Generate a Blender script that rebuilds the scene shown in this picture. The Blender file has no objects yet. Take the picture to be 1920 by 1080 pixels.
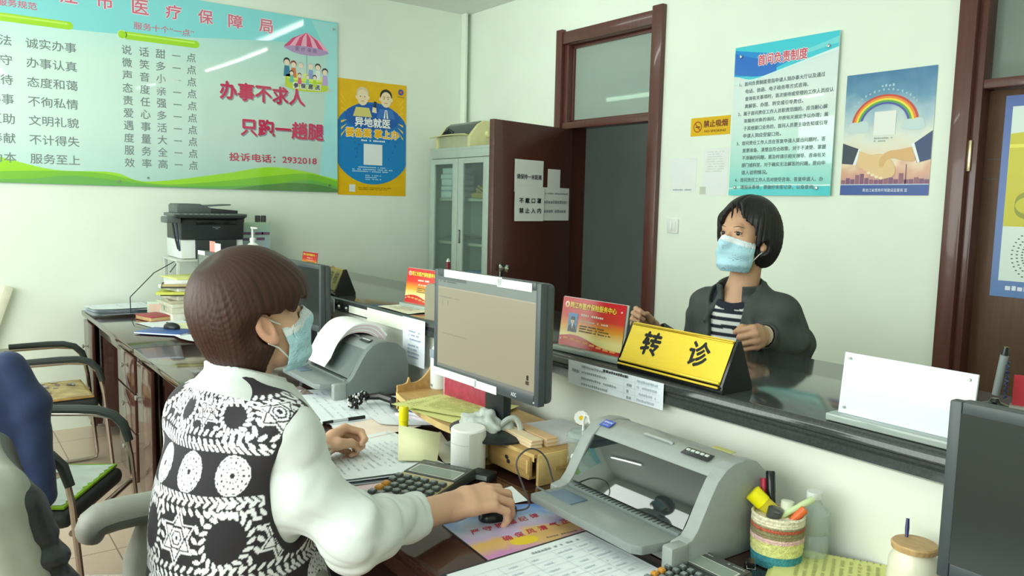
import bpy, bmesh, math, random
import numpy as np
from mathutils import Matrix, Vector, Euler
R = math.radians
random.seed(7)
scn = bpy.context.scene
col = scn.collection

# ------------------------------------------------------------------ camera
F_PX, YAW, PITCH, ROLL = 1486.7, .93277, .10473, .022676
cam_d = bpy.data.cameras.new('camera'); cam = bpy.data.objects.new('camera', cam_d); col.objects.link(cam)
cam_d.sensor_fit = 'HORIZONTAL'; cam_d.sensor_width = 36; cam_d.lens = 36 * F_PX / 1920
cam_d.clip_start = .02
def cam_axes():
    cy, sy, cp, sp = math.cos(YAW), math.sin(YAW), math.cos(PITCH), math.sin(PITCH)
    f = Vector((-sy*cp, cy*cp, -sp)); r = Vector((cy, sy, 0)); u = r.cross(f)
    c, s = math.cos(ROLL), math.sin(ROLL)
    return c*r + s*u, -s*r + c*u, f
_r, _u, _f = cam_axes()
_m = Matrix((_r, _u, -_f)).transposed().to_4x4(); _m.translation = (0, 0, 1.5)
cam.matrix_world = _m
scn.camera = cam

# ------------------------------------------------------------------ view, world, lights
scn.view_settings.view_transform = 'Standard'; scn.view_settings.look = 'None'
scn.view_settings.exposure = 0.15; scn.view_settings.gamma = 1; scn.view_settings.use_curve_mapping = False
scn.cycles.use_denoising = True
scn.cycles.max_bounces = 8; scn.cycles.diffuse_bounces = 4; scn.cycles.glossy_bounces = 4
scn.cycles.transmission_bounces = 6; scn.cycles.transparent_max_bounces = 12
scn.cycles.caustics_reflective = False; scn.cycles.caustics_refractive = False
scn.cycles.sample_clamp_indirect = 6
w = bpy.data.worlds.new('world'); scn.world = w; w.use_nodes = True
w.node_tree.nodes['Background'].inputs[0].default_value = (.80, .92, .90, 1)
w.node_tree.nodes['Background'].inputs[1].default_value = 1.0
def area(name, loc, rot, sx, sy, e, c):
    l = bpy.data.lights.new(name, 'AREA'); l.shape = 'RECTANGLE'; l.size = sx; l.size_y = sy; l.energy = e; l.color = c
    o = bpy.data.objects.new(name, l); col.objects.link(o); o.location = loc; o.rotation_euler = rot
    return o
DAY = (.95, 1.0, .945)
area('window_daylight', (-2.3, -1.62, 1.75), (R(90), 0, 0), 5.6, 1.6, 150, DAY)      # daylight through the window behind the camera
LAMP_E = 17.0                                                                   # fluorescent tube emission

# ------------------------------------------------------------------ helpers
def lin(h):
    if isinstance(h, str):
        h = h.lstrip('#'); c = [int(h[i:i+2], 16)/255 for i in (0, 2, 4)]
    else: c = [v/255 for v in h]
    return tuple(v/12.92 if v <= .04045 else ((v+.055)/1.055)**2.4 for v in c)
MATS = {}
def M(name, c=None, rough=.5, metal=0., spec=.5, var=.05, scale=18., bump=0., coat=0., stretch=None, emit=0., alpha=1., trans=0., ior=1.45, sheen=0., bscale=None, sss=0.):
    if name in MATS: return MATS[name]
    m = bpy.data.materials.new(name); m.use_nodes = True; nt = m.node_tree; N = nt.nodes; b = N['Principled BSDF']
    c = lin(c)
    b.inputs['Roughness'].default_value = rough; b.inputs['Metallic'].default_value = metal
    b.inputs['Specular IOR Level'].default_value = spec; b.inputs['Coat Weight'].default_value = coat
    b.inputs['Coat Roughness'].default_value = .05; b.inputs['IOR'].default_value = ior
    b.inputs['Base Color'].default_value = (*c, 1)
    tc = N.new('ShaderNodeTexCoord'); mp = N.new('ShaderNodeMapping'); nt.links.new(tc.outputs['Object'], mp.inputs[0])
    if stretch: mp.inputs['Scale'].default_value = stretch
    nz = N.new('ShaderNodeTexNoise'); nz.inputs['Scale'].default_value = scale; nz.inputs['Detail'].default_value = 4
    nt.links.new(mp.outputs[0], nz.inputs['Vector'])
    if var:
        rp = N.new('ShaderNodeValToRGB'); e = rp.color_ramp.elements
        e[0].position = .3; e[1].position = .7
        e[0].color = (*[v*(1-var*2) for v in c], 1); e[1].color = (*[min(1, v*(1+var*2)) for v in c], 1)
        nt.links.new(nz.outputs['Fac'], rp.inputs[0]); nt.links.new(rp.outputs[0], b.inputs['Base Color'])
    if bump:
        nb = nz
        if bscale:
            nb = N.new('ShaderNodeTexNoise'); nb.inputs['Scale'].default_value = bscale; nt.links.new(mp.outputs[0], nb.inputs['Vector'])
        bp = N.new('ShaderNodeBump'); bp.inputs['Strength'].default_value = bump; bp.inputs['Distance'].default_value = .004
        nt.links.new(nb.outputs['Fac'], bp.inputs['Height']); nt.links.new(bp.outputs[0], b.inputs['Normal'])
    if emit: 
        b.inputs['Emission Color'].default_value = (*c, 1); b.inputs['Emission Strength'].default_value = emit; b.inputs['Base Color'].default_value = (*[v*.2 for v in c], 1)
    if trans: b.inputs['Transmission Weight'].default_value = trans
    if sheen: b.inputs['Sheen Weight'].default_value = sheen
    if sss:
        b.inputs['Subsurface Weight'].default_value = sss; b.inputs['Subsurface Radius'].default_value = (.012, .004, .002); b.inputs['Subsurface Scale'].default_value = 1.0
    if alpha < 1: b.inputs['Alpha'].default_value = alpha
    MATS[name] = m
    return m
def G(name, c, mixt=.8, rough=.03):
    """thin clear sheet: mostly see-through, tinted, with a glossy reflection"""
    if name in MATS: return MATS[name]
    m = bpy.data.materials.new(name); m.use_nodes = True; nt = m.node_tree; N = nt.nodes
    for n in list(N): N.remove(n)
    out = N.new('ShaderNodeOutputMaterial'); t = N.new('ShaderNodeBsdfTransparent'); t.inputs[0].default_value = (*lin(c), 1)
    p = N.new('ShaderNodeBsdfPrincipled'); p.inputs['Base Color'].default_value = (*lin(c), 1); p.inputs['Roughness'].default_value = rough
    mx = N.new('ShaderNodeMixShader'); mx.inputs[0].default_value = 1-mixt
    nt.links.new(t.outputs[0], mx.inputs[1]); nt.links.new(p.outputs[0], mx.inputs[2]); nt.links.new(mx.outputs[0], out.inputs[0])
    MATS[name] = m
    return m
def VC(name, rough=.6, var=.0, bump=0., bscale=300., sheen=0., sss=0., spec=.5, stretch=None):
    """material whose base colour is the mesh's own colour attribute"""
    if name in MATS: return MATS[name]
    m = M(name, '#808080', rough=rough, var=0, bump=bump, scale=bscale, sheen=sheen, sss=sss, spec=spec, stretch=stretch)
    a = m.node_tree.nodes.new('ShaderNodeVertexColor'); a.layer_name = 'Col'
    m.node_tree.links.new(a.outputs[0], m.node_tree.nodes['Principled BSDF'].inputs['Base Color'])
    return m

def fr(o, u, v, n=None):
    u = Vector(u).normalized(); v = Vector(v).normalized(); n = Vector(n) if n else u.cross(v)
    m = Matrix((u, v, n.normalized())).transposed().to_4x4(); m.translation = o
    return m
def T(x=0, y=0, z=0, rx=0, ry=0, rz=0): return Matrix.Translation((x, y, z)) @ Euler((R(rx), R(ry), R(rz))).to_matrix().to_4x4()
_glyph = {}
def glyphs(s):
    if s not in _glyph:
        c = bpy.data.curves.new('t', 'FONT'); c.body = s; c.resolution_u = 3
        o = bpy.data.objects.new('t', c); col.objects.link(o)
        me = bpy.data.meshes.new_from_object(o.evaluated_get(bpy.context.evaluated_depsgraph_get()))
        _glyph[s] = ([tuple(v.co) for v in me.vertices], [tuple(p.vertices) for p in me.polygons])
        bpy.data.objects.remove(o); bpy.data.curves.remove(c); bpy.data.meshes.remove(me)
    return _glyph[s]
class MB:
    def __init__(s): s.v = []; s.f = []; s.mi = []; s.mats = []
    def add(s, vs, fs, mat, X=None):
        o = len(s.v)
        if mat not in s.mats: s.mats.append(mat)
        k = s.mats.index(mat)
        if X is not None: vs = [X @ Vector(v) for v in vs]
        s.v += [tuple(v) for v in vs]; s.f += [tuple(i+o for i in f) for f in fs]; s.mi += [k]*len(fs)
        return s
    def box(s, mat, c, d, bev=0, X=None, seg=2):
        bm = bmesh.new(); bmesh.ops.create_cube(bm, size=1); 
        for v in bm.verts: v.co = Vector((v.co.x*d[0], v.co.y*d[1], v.co.z*d[2])) + Vector(c)
        if bev: bmesh.ops.bevel(bm, geom=bm.edges[:], offset=bev, segments=seg, affect='EDGES', profile=.5)
        s._bm(bm, mat, X); return s
    def _bm(s, bm, mat, X=None):
        bm.verts.index_update(); s.add([v.co.copy() for v in bm.verts], [[v.index for v in f.verts] for f in bm.faces], mat, X); bm.free()
    def prism(s, mat, pts, h, X=None, bev=0):
        """polygon in xy extruded along +z from 0 to h"""
        bm = bmesh.new(); vs = [bm.verts.new((p[0], p[1], 0)) for p in pts]; f = bm.faces.new(vs)
        if f.normal.z > 0 or True:
            bm.normal_update()
            if f.normal.z > 0: f.normal_flip()
        r = bmesh.ops.extrude_face_region(bm, geom=[f])
        for v in r['geom']:
            if isinstance(v, bmesh.types.BMVert): v.co.z += h
        bmesh.ops.recalc_face_normals(bm, faces=bm.faces[:])
        if bev: bmesh.ops.bevel(bm, geom=[e for e in bm.edges], offset=bev, segments=2, affect='EDGES', profile=.5)
        s._bm(bm, mat, X); return s
    def lathe(s, mat, prof, n=24, X=None):
        vs = []; fs = []
        for r, z in prof:
            for i in range(n): a = 2*math.pi*i/n; vs.append((r*math.cos(a), r*math.sin(a), z))
        for j in range(len(prof)-1):
            for i in range(n): k = (i+1) % n; fs.append((j*n+i, j*n+k, (j+1)*n+k, (j+1)*n+i))
        if prof[0][0] > 1e-6: fs.append(tuple(range(n-1, -1, -1)))
        if prof[-1][0] > 1e-6: fs.append(tuple(range((len(prof)-1)*n, len(prof)*n)))
        return s.add(vs, fs, mat, X)
    def cyl(s, mat, a, b, r, n=16, r2=None, X=None): return s.tube(mat, [a, b], [r, r if r2 is None else r2], n, X)
    def tube(s, mat, pts, r, n=10, X=None, flat=1.):
        P = [Vector(p) for p in pts]; rr = r if isinstance(r, (list, tuple)) else [r]*len(P)
        vs = []; fs = []; t0 = None; nn = None
        for i, p in enumerate(P):
            t = ((P[min(i+1, len(P)-1)]-p).normalized() if i < len(P)-1 else Vector()) + ((p-P[i-1]).normalized() if i else Vector())
            t.normalize()
            if nn is None:
                nn = t.cross(Vector((0, 0, 1)));
                if nn.length < .05: nn = t.cross(Vector((0, 1, 0)))
                nn.normalize()
            else:
                nn = (nn - t*nn.dot(t)).normalized()
            bb = t.cross(nn)
            for k in range(n):
                a = 2*math.pi*k/n; vs.append(p + (nn*math.cos(a) + bb*math.sin(a)*flat)*rr[i])
        for i in range(len(P)-1):
            for k in range(n): j = (k+1) % n; fs.append((i*n+k, i*n+j, (i+1)*n+j, (i+1)*n+k))
        fs.append(tuple(range(n-1, -1, -1))); fs.append(tuple(range((len(P)-1)*n, len(P)*n)))
        return s.add(vs, fs, mat, X)
    def ell(s, mat, c, d, X=None, seg=16):
        bm = bmesh.new(); bmesh.ops.create_uvsphere(bm, u_segments=seg, v_segments=max(6, seg//2), radius=1)
        for v in bm.verts: v.co = Vector((v.co.x*d[0], v.co.y*d[1], v.co.z*d[2])) + Vector(c)
        s._bm(bm, mat, X); return s
    def poly(s, mat, pts, z=0, X=None): return s.add([(p[0], p[1], z) if len(p) == 2 else p for p in pts], [tuple(range(len(pts)))], mat, X)
    def rect(s, mat, x0, y0, x1, y1, z=0, X=None): return s.poly(mat, [(x0, y0), (x1, y0), (x1, y1), (x0, y1)], z, X)
    def disc(s, mat, x, y, rx, ry=None, z=0, n=24, X=None):
        ry = rx if ry is None else ry
        return s.poly(mat, [(x+rx*math.cos(2*math.pi*i/n), y+ry*math.sin(2*math.pi*i/n)) for i in range(n)], z, X)
    def band(s, mat, lo, hi, z=0, X=None):
        """strip between two polylines with equal point count"""
        n = len(lo); vs = [(*p, z) for p in lo] + [(*p, z) for p in hi]
        return s.add(vs, [(i, i+1, n+i+1, n+i) for i in range(n-1)], mat, X)
    def text(s, mat, t, x, y, h=None, w=None, z=0, X=None, al='L', bold=0., slant=0., rot=0.):
        """t drawn with its ink box's lower left at x,y (al L/C/R); h ink height and/or w ink width"""
        vs, fs = glyphs(t)
        if not vs: return s
        x0 = min(v[0] for v in vs); x1 = max(v[0] for v in vs); y0 = min(v[1] for v in vs); y1 = max(v[1] for v in vs)
        ky = h/(y1-y0) if h else w/(x1-x0); kx = w/(x1-x0) if w else ky
        ww = (x1-x0)*kx; ox = {'L': 0, 'C': -ww/2, 'R': -ww}[al]
        base = [(ox+(a-x0)*kx+slant*(b-y0)*ky, (b-y0)*ky) for a, b, _ in vs]
        c, n = math.cos(rot), math.sin(rot)
        for q, (dx, dy) in enumerate([(0, 0)] + ([(bold, 0), (-bold, 0), (0, bold), (0, -bold)] if bold else [])):
            s.add([(x+(a+dx)*c-(b+dy)*n, y+(a+dx)*n+(b+dy)*c, z+q*2e-5) for a, b in base], fs, mat, X)
        return s
    def build(s, name, parent=None, smooth=35, X=None, loc=None, rz=0):
        me = bpy.data.meshes.new(name); me.from_pydata(s.v, [], s.f); 
        for m in s.mats: me.materials.append(m)
        me.polygons.foreach_set('material_index', s.mi)
        if smooth:
            me.polygons.foreach_set('use_smooth', [True]*len(me.polygons)); me.set_sharp_from_angle(angle=R(smooth))
        me.update()
        o = bpy.data.objects.new(name, me); col.objects.link(o)
        if parent is not None: o.parent = parent
        if X is not None: o.matrix_world = X if parent is None else o.matrix_world; 
        if X is not None and parent is not None: o.matrix_local = X
        if loc is not None: o.location = loc; o.rotation_euler = (0, 0, R(rz))
        return o
def tag(o, label, cat, group=None, kind=None):
    if label: o['label'] = label
    if cat: o['category'] = cat
    if group: o['group'] = group
    if kind: o['kind'] = kind
    return o
def thing(name, label, cat, loc=(0, 0, 0), rz=0, group=None, X=None):
    o = bpy.data.objects.new(name, None); o.empty_display_size = .05; col.objects.link(o)
    if X is not None: o.matrix_world = X
    else: o.location = loc; o.rotation_euler = (0, 0, R(rz))
    return tag(o, label, cat, group)
def struct(o, label=None, cat=None): o['kind'] = 'structure'; return tag(o, label, cat)
def copy_tree(o, parent=None):
    kids = [k for k in col.objects if k.parent == o]
    c = o.copy(); col.objects.link(c)
    if parent is not None: c.parent = parent
    for k in kids: copy_tree(k, c)
    return c
# ================================================================== ROOM
XL, YB, XR, YF, ZC = -5.688, 3.70, 1.7, -1.75, 3.05
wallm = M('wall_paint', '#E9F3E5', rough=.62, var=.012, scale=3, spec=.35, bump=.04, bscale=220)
ceilm = M('ceiling_paint', '#E6EAE4', rough=.9, var=.01)
woodm = M('door_wood', '#512D27', rough=.30, var=.10, scale=7, stretch=(14, 14, .8), coat=.25)
woodf = M('door_frame_wood', '#5A352E', rough=.32, var=.07, scale=6, stretch=(12, 12, .8), coat=.25)
glassy = G('transom_glass', '#BFD0C6', mixt=.42, rough=.02)
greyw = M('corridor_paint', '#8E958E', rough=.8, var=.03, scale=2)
chrome = M('chrome', '#C8CCC8', rough=.18, metal=1, var=0)
steel = M('brushed_steel', '#B9BDB8', rough=.35, metal=1, var=.03)
black = M('black_plastic', '#23282A', rough=.42, var=.04)
white = M('white_plastic', '#E8ECE8', rough=.4, var=.01)

# floor: beige tiles with thin joints
fm = M('floor_tile', '#C9B49E', rough=.22, var=.05, scale=2.5)
nt = fm.node_tree; bk = nt.nodes.new('ShaderNodeTexBrick'); tc = nt.nodes.new('ShaderNodeTexCoord')
bk.offset = 0; bk.inputs['Scale'].default_value = 1; bk.inputs['Brick Width'].default_value = .6; bk.inputs['Row Height'].default_value = .6
bk.inputs['Mortar Size'].default_value = .003; bk.inputs['Color1'].default_value = (*lin('#CDB8A4'), 1); bk.inputs['Color2'].default_value = (*lin('#C6B09B'), 1)
bk.inputs['Mortar'].default_value = (*lin('#8C7A6B'), 1)
nt.links.new(tc.outputs['Object'], bk.inputs['Vector']); nt.links.new(bk.outputs['Color'], nt.nodes['Principled BSDF'].inputs['Base Color'])
struct(MB().box(fm, ((XL+XR)/2, (YF+YB)/2, -.05), (XR-XL+.4, YB-YF+.4, .1)).build('floor'))
struct(MB().box(ceilm, ((XL+XR)/2, (YF+YB)/2, ZC+.05), (XR-XL+.4, YB-YF+.4, .1)).build('ceiling'))
struct(MB().box(wallm, (XL-.1, (YF+YB)/2, ZC/2), (.2, YB-YF+.4, ZC)).build('wall_left'))
struct(MB().box(wallm, (XR+.1, (YF+YB)/2, ZC/2), (.2, YB-YF+.4, ZC)).build('wall_right'))
D1 = (-4.45, -3.51, 2.69); D2 = (-1.69, -.66, 2.72)
wb = MB()
for x0, x1, z0, z1 in [(XL, D1[0], 0, ZC), (D1[0], D1[1], D1[2], ZC), (D1[1], D2[0], 0, ZC), (D2[0], D2[1], D2[2], ZC), (D2[1], XR, 0, ZC)]:
    wb.box(wallm, ((x0+x1)/2, YB+.1, (z0+z1)/2), (x1-x0, .2, z1-z0))
struct(wb.build('wall_back'))
# wall behind the camera with the long window
wf = MB(); WX0, WX1, WZ0, WZ1 = -4.7, .7, .92, 2.62
for x0, x1, z0, z1 in [(XL, WX0, 0, ZC), (WX1, XR, 0, ZC), (WX0, WX1, 0, WZ0), (WX0, WX1, WZ1, ZC)]:
    wf.box(wallm, ((x0+x1)/2, YF-.1, (z0+z1)/2), (x1-x0, .2, z1-z0))
struct(wf.build('wall_front'))
wn = bpy.data.objects.new('window_1', None); col.objects.link(wn); struct(wn)
f_ = MB()
for x in (WX0, -2.9, -1.1, WX1): f_.box(white, (x, YF-.1, (WZ0+WZ1)/2), (.06, .07, WZ1-WZ0))
for z in (WZ0+.03, WZ1-.03): f_.box(white, ((WX0+WX1)/2, YF-.1, z), (WX1-WX0, .07, .06))
f_.build('window_frame', wn)
MB().box(G('window_glass', '#F2F7F5', mixt=.94), ((WX0+WX1)/2, YF-.1, (WZ0+WZ1)/2), (WX1-WX0-.06, .006, WZ1-WZ0-.06)).build('window_pane', wn)

# corridor behind the open door
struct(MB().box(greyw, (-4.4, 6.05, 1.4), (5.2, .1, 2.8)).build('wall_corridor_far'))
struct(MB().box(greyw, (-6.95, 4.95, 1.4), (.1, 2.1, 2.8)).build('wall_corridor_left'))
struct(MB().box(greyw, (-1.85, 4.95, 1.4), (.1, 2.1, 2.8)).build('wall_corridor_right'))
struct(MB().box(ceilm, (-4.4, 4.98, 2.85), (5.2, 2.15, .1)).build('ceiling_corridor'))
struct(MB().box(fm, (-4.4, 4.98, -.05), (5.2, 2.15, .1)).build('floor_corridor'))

# door 1: frame with transom, leaf swung into the room
d1 = bpy.data.objects.new('door_1', None); col.objects.link(d1); struct(d1, 'open dark brown wooden door with notices and a glass transom above')
f_ = MB()
f_.box(woodf, (-4.452, YB-.012, 1.367), (.065, .05, 2.735), .006); f_.box(woodf, (-3.513, YB-.012, 1.369), (.088, .05, 2.738), .006)
f_.box(woodf, (-3.985, YB-.004, 2.672), (.87, .05, .084), .004)
for x in (-4.40, -3.553): f_.box(woodf, (x, YB+.09, 1.34), (.045, .19, 2.68), .003)
f_.box(woodf, (-3.98, YB+.09, 2.645), (.86, .19, .04), .003); f_.box(woodf, (-3.98, YB+.03, 2.063), (.86, .11, .046), .004)
for x in (-4.372, -3.580): f_.box(woodf, (x, YB+.05, 2.35), (.02, .03, .53), .002)
for z in (2.095, 2.612): f_.box(woodf, (-3.98, YB+.05, z), (.80, .03, .02), .002)
f_.build('door_frame', d1)
MB().box(glassy, (-3.98, YB+.055, 2.353), (.80, .006, .53)).build('transom_pane', d1)
hx, hy = -4.305, 3.67; dv = Vector((.197, -.980, 0)).normalized()
LF = fr((hx, hy, 0), dv, (0, 0, 1))                                    # local x along the leaf, y up, z = visible face
lf = bpy.data.objects.new('door_leaf', None); col.objects.link(lf); lf.parent = d1; lf.matrix_local = LF
MB().box(woodm, (.372, 1.02, .021), (.80, 2.03, .042), .002).build('panel', lf)
h_ = MB(); h_.lathe(chrome, [(.022, 0), (.022, .006), (.012, .012), (.012, .035), (.024, .045), (.026, .058), (.016, .068), (0, .07)], 18, X=fr((.685, 1.09, 0), (1, 0, 0), (0, -1, 0))); h_.box(chrome, (.685, 1.05, -.003), (.04, .13, .006), .002); h_.build('handle', lf)

paper = M('paper', '#E9EEEC', rough=.85, var=.015, scale=6); ink = M('ink', '#3A3E44', rough=.8, var=0); inkl = M('ink_faint', '#9AA2A6', rough=.8, var=0)
inkb = M('ink_black', '#1E2022', rough=.8, var=0); red = M('ink_red', '#B8323E', rough=.7, var=0)
def wavy_sheet(s, m, x0, y0, x1, y1, amp=.003, n=8, ph=0, z=.002):
    vs = []; fs = []
    for j in range(n+1):
        for i in range(n+1):
            u, v = i/n, j/n; vs.append((x0+(x1-x0)*u, y0+(y1-y0)*v, z+amp*(1+math.sin(5*u+3*v+ph)*.6+math.sin(9*v-2*u+ph)*.4)))
    for j in range(n):
        for i in range(n): a = j*(n+1)+i; fs.append((a, a+1, a+n+2, a+n+1))
    s.add(vs, fs, m); return s
def lines(s, m, x0, x1, ys, z=.0015, h=.003, ragged=.3, words=0, seed=1):
    """rows of small illegible print"""
    rg = random.Random(seed)
    for y in ys:
        x = x0; e = x1-(x1-x0)*ragged*rg.random()
        while x < e:
            wd = h*(.7+rg.random()*.5); 
            if rg.random() > .12: s.rect(m, x, y, min(x+wd, e), y+h*(.75+.3*rg.random()), z)
            x += wd+h*.28
    return s
def onleaf(dx, dz=0): return Matrix.Translation((hx, hy, 0)) @ Matrix.Translation(dv*dx) @ fr((0, 0, 0), -dv, (0, 0, 1), dv.cross(Vector((0, 0, 1)))).to_3x3().to_4x4() @ Matrix.Translation((0, dz, .0))
# sheets hang on the leaf face; local x runs from the free edge towards the hinge
def leaf_sheet(name, s0, s1, z0, z1, draw, label, cat='notice', grp=None, lift=.001):
    b = MB(); wv, hv = s0-s1, z1-z0
    draw(b, wv, hv)
    n = -dv.cross(Vector((0, 0, 1)))
    n = Vector((dv.y, -dv.x, 0)); n = n if n.x > 0 else -n
    o = b.build(name, X=fr(Vector((hx, hy, z0)) + dv*s0 + n*lift, -dv, (0, 0, 1), n))
    return tag(o, label, cat, grp)
def dA(b, w, h):
    wavy_sheet(b, paper, 0, 0, w, h, .002); b.text(ink, '请保持一米距离', w/2, h*.40, h=.032, w=w*.86, z=.0075, al='C', bold=.0006)
def dB(b, w, h):
    wavy_sheet(b, paper, 0, 0, w, h, .002, ph=1)
    for k, t in enumerate(('不 戴 口 罩', '禁 止 入 内')): b.text(inkb, t, w*.52, h*(.52-.29*k), h=.034, w=w*.74, z=.0075, al='C', bold=.001)
def dC(b, w, h):
    wavy_sheet(b, paper, 0, 0, w, h, .002, ph=2); lines(b, inkl, w*.08, w*.95, [h*.80], .0075, .010, 0.05, seed=3); lines(b, inkl, w*.06, w*.92, [h*.52, h*.24], .0075, .020, .1, seed=4)
def dD(b, w, h): b.box(paper, (w/2, h/2, .0005), (w, h, .001)); lines(b, inkl, w*.2, w*.8, [h*.05], .0015, .006, .1)
leaf_sheet('paper_notice', .29, .0, 1.397, 1.622, dC, 'white sheet of faint printed lines taped nearest the door hinge')
leaf_sheet('paper_notice', .235, .10, 1.60, 1.748, dD, 'small narrow blank white sheet above the hinge side notice', lift=.0005)
leaf_sheet('paper_notice', .58, .288, 1.585, 1.797, dA, 'crinkled white notice with one line of print, upper one on the open door', lift=.001)
leaf_sheet('paper_notice', .584, .284, 1.393, 1.622, dB, 'white notice with two bold lines forbidding entry without a mask', lift=.010)

# door 2 at the right
d2 = bpy.data.objects.new('door_2', None); col.objects.link(d2); struct(d2, 'closed dark brown wooden door at the right end of the back wall')
f_ = MB(); f_.box(woodf, (-1.682, YB-.012, 1.39), (.076, .05, 2.78), .006); f_.box(woodf, (-.67, YB-.012, 1.39), (.076, .05, 2.78), .006); f_.box(woodf, (-1.17, YB-.012, 2.74), (.95, .05, .08), .005)
f_.box(woodm, (-1.628, YB+.05, 1.36), (.04, .12, 2.70), .003); f_.box(woodf, (-1.17, YB+.045, 2.062), (.96, .10, .04), .004)
f_.build('door_frame', d2)
MB().box(G('transom_glass_dark', '#8E9C92', mixt=.3), (-1.15, YB+.07, 2.39), (.95, .006, .62)).build('transom_pane', d2)
lm = MB(); lm.box(M('door_veneer', '#5B4434', rough=.34, var=.07, scale=5, stretch=(10, 10, .8)), (-1.13, YB+.085, 1.02), (.96, .04, 2.04), .002)
for z in (1.744, 1.658): lm.box(black, (-1.13, YB+.0648, z), (.95, .001, .004))
lm.build('door_leaf', d2)
h_ = MB(); h_.box(M('hinge_brass', '#C9BF9C', rough=.3, metal=.6), (-1.637, YB-.016, 1.757), (.014, .012, .135), .003); h_.build('hinge', d2)
MB().box(greyw, (-1.15, YB+.75, 1.4), (1.15, .05, 2.8)).build('alcove_panel', d2)

# corner conduit pipe
tag(MB().box(wallm, (XL+.035, YB-.055, ZC/2), (.07, .025, ZC), .004).build('trim_1'), None, None, kind='structure')

# fluorescent lamps
tubem = bpy.data.materials.new('lamp_tube'); tubem.use_nodes = True
e_ = tubem.node_tree.nodes['Principled BSDF']; e_.inputs['Base Color'].default_value = (.9, .95, .9, 1); e_.inputs['Emission Color'].default_value = (.95, 1, .93, 1); e_.inputs['Emission Strength'].default_value = LAMP_E
def lamp(x0, x1, y, z, label, e=None):
    o = thing('ceiling_lamp', label, 'lamp', ((x0+x1)/2, y, z)); L_ = x1-x0
    b = MB(); b.prism(white, [(-.06, 0), (.06, 0), (.03, .045), (-.03, .045)], L_, X=fr((-L_/2, 0, -.01+.03), (0, 1, 0), (0, 0, 1), (1, 0, 0))); b.build('housing', o)
    b = MB(); b.cyl(e or tubem, (-L_/2+.02, 0, 0), (L_/2-.02, 0, 0), .016); b.build('tube', o)
    for s in (-1, 1): MB().box(white, (s*(L_/2-.01), 0, .005), (.02, .04, .06), .003).build('socket', o)
lamp(-4.79, -3.27, 2.65, ZC-.066, 'fluorescent tube lamp on the ceiling over the far end of the counter')
lamp(-1.0, .5, 2.65, ZC-.066, 'fluorescent tube lamp on the ceiling over the near end of the counter')
lamp(-5.0, -3.5, -.20, ZC-.066, 'fluorescent tube lamp on the ceiling over the left chairs')
lamp(-1.0, .5, .05, ZC-.066, 'fluorescent tube lamp on the ceiling over the nearest desk')
te2 = tubem.copy(); te2.name = 'corridor_tube'; te2.node_tree.nodes['Principled BSDF'].inputs['Emission Strength'].default_value = 4
lamp(-5.92, -4.72, 5.5, 2.55, 'fluorescent tube lamp in the corridor behind the open door', te2)
# ================================================================== THINGS ON THE WALLS
def GR(name, stops, axis=1, lo=0., hi=1., rough=.3, coat=0., spec=.5, noise=0.):
    """printed colour ramp along a sheet's own axis"""
    m = M(name, '#808080', rough=rough, var=0, coat=coat, spec=spec); nt = m.node_tree; N = nt.nodes
    tc = N.new('ShaderNodeTexCoord'); sp = N.new('ShaderNodeSeparateXYZ'); mr = N.new('ShaderNodeMapRange'); rp = N.new('ShaderNodeValToRGB')
    nt.links.new(tc.outputs['Object'], sp.inputs[0]); nt.links.new(sp.outputs[axis], mr.inputs[0])
    mr.inputs[1].default_value = lo; mr.inputs[2].default_value = hi
    src = mr.outputs[0]
    if noise:
        nz = N.new('ShaderNodeTexNoise'); nz.inputs['Scale'].default_value = 9; nt.links.new(tc.outputs['Object'], nz.inputs['Vector'])
        ma = N.new('ShaderNodeMath'); ma.operation = 'MULTIPLY_ADD'; nt.links.new(nz.outputs['Fac'], ma.inputs[0]); ma.inputs[1].default_value = noise; nt.links.new(src, ma.inputs[2]); 
        m2 = N.new('ShaderNodeMath'); m2.operation = 'SUBTRACT'; nt.links.new(ma.outputs[0], m2.inputs[0]); m2.inputs[1].default_value = noise/2; src = m2.outputs[0]
    nt.links.new(src, rp.inputs[0]); el = rp.color_ramp.elements
    while len(el) < len(stops): el.new(.5)
    for e, (p, c) in zip(el, stops): e.position = p; e.color = (*lin(c), 1)
    nt.links.new(rp.outputs[0], N['Principled BSDF'].inputs['Base Color'])
    return m
def C_(h, rough=.35, coat=0.): return M('print_'+h.strip('#'), h, rough=rough, var=0, coat=coat)
def onL(y, z, d=.0): return fr((XL+d, y, z), (0, 1, 0), (0, 0, 1))
def onB(x, z, d=.0): return fr((x, YB-d, z), (1, 0, 0), (0, 0, 1))
def gl(h): return M('gloss_'+h.strip('#'), h, rough=.05, var=0, spec=.6)

# --- big service board on the left wall
BW, BH = 3.10, 1.25                                                     # local origin = lower left; right edge at y = 2.535
o = thing('service_board', 'large pale green acrylic board of service rules with green hills along its foot', 'board', X=onL(2.535-BW, 1.563, .004))
bg = GR('board_ground', [(0, '#BFE6DF'), (.25, '#D3EDE6'), (.62, '#D2EEE4'), (.80, '#C2EBE6'), (1, '#7FD6DE')], 1, 0, BH, rough=.05, spec=.6)
b = MB(); b.box(bg, (BW/2, BH/2, .006), (BW, BH, .012), .001)
hdr = [(x, .985+.05*math.sin(2.2+x*1.9)+.035*(x/BW)) for x in np.linspace(0, BW, 30)]
b.band(gl('#8ADCE2'), [(x, y) for x, y in hdr], [(x, BH-.001) for x, y in hdr], .0123)
edge = [(x, BH*.0+y) for x, y in [(2.95, 0.01), (2.99, .5), (3.02, 1.0), (2.9, 1.24)]]
b.band(gl('#A5E4E6'), edge, [(3.099, y) for x, y in edge], .01235)
yo = -(2.535-BW)
def Y_(y): return y+yo
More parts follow.
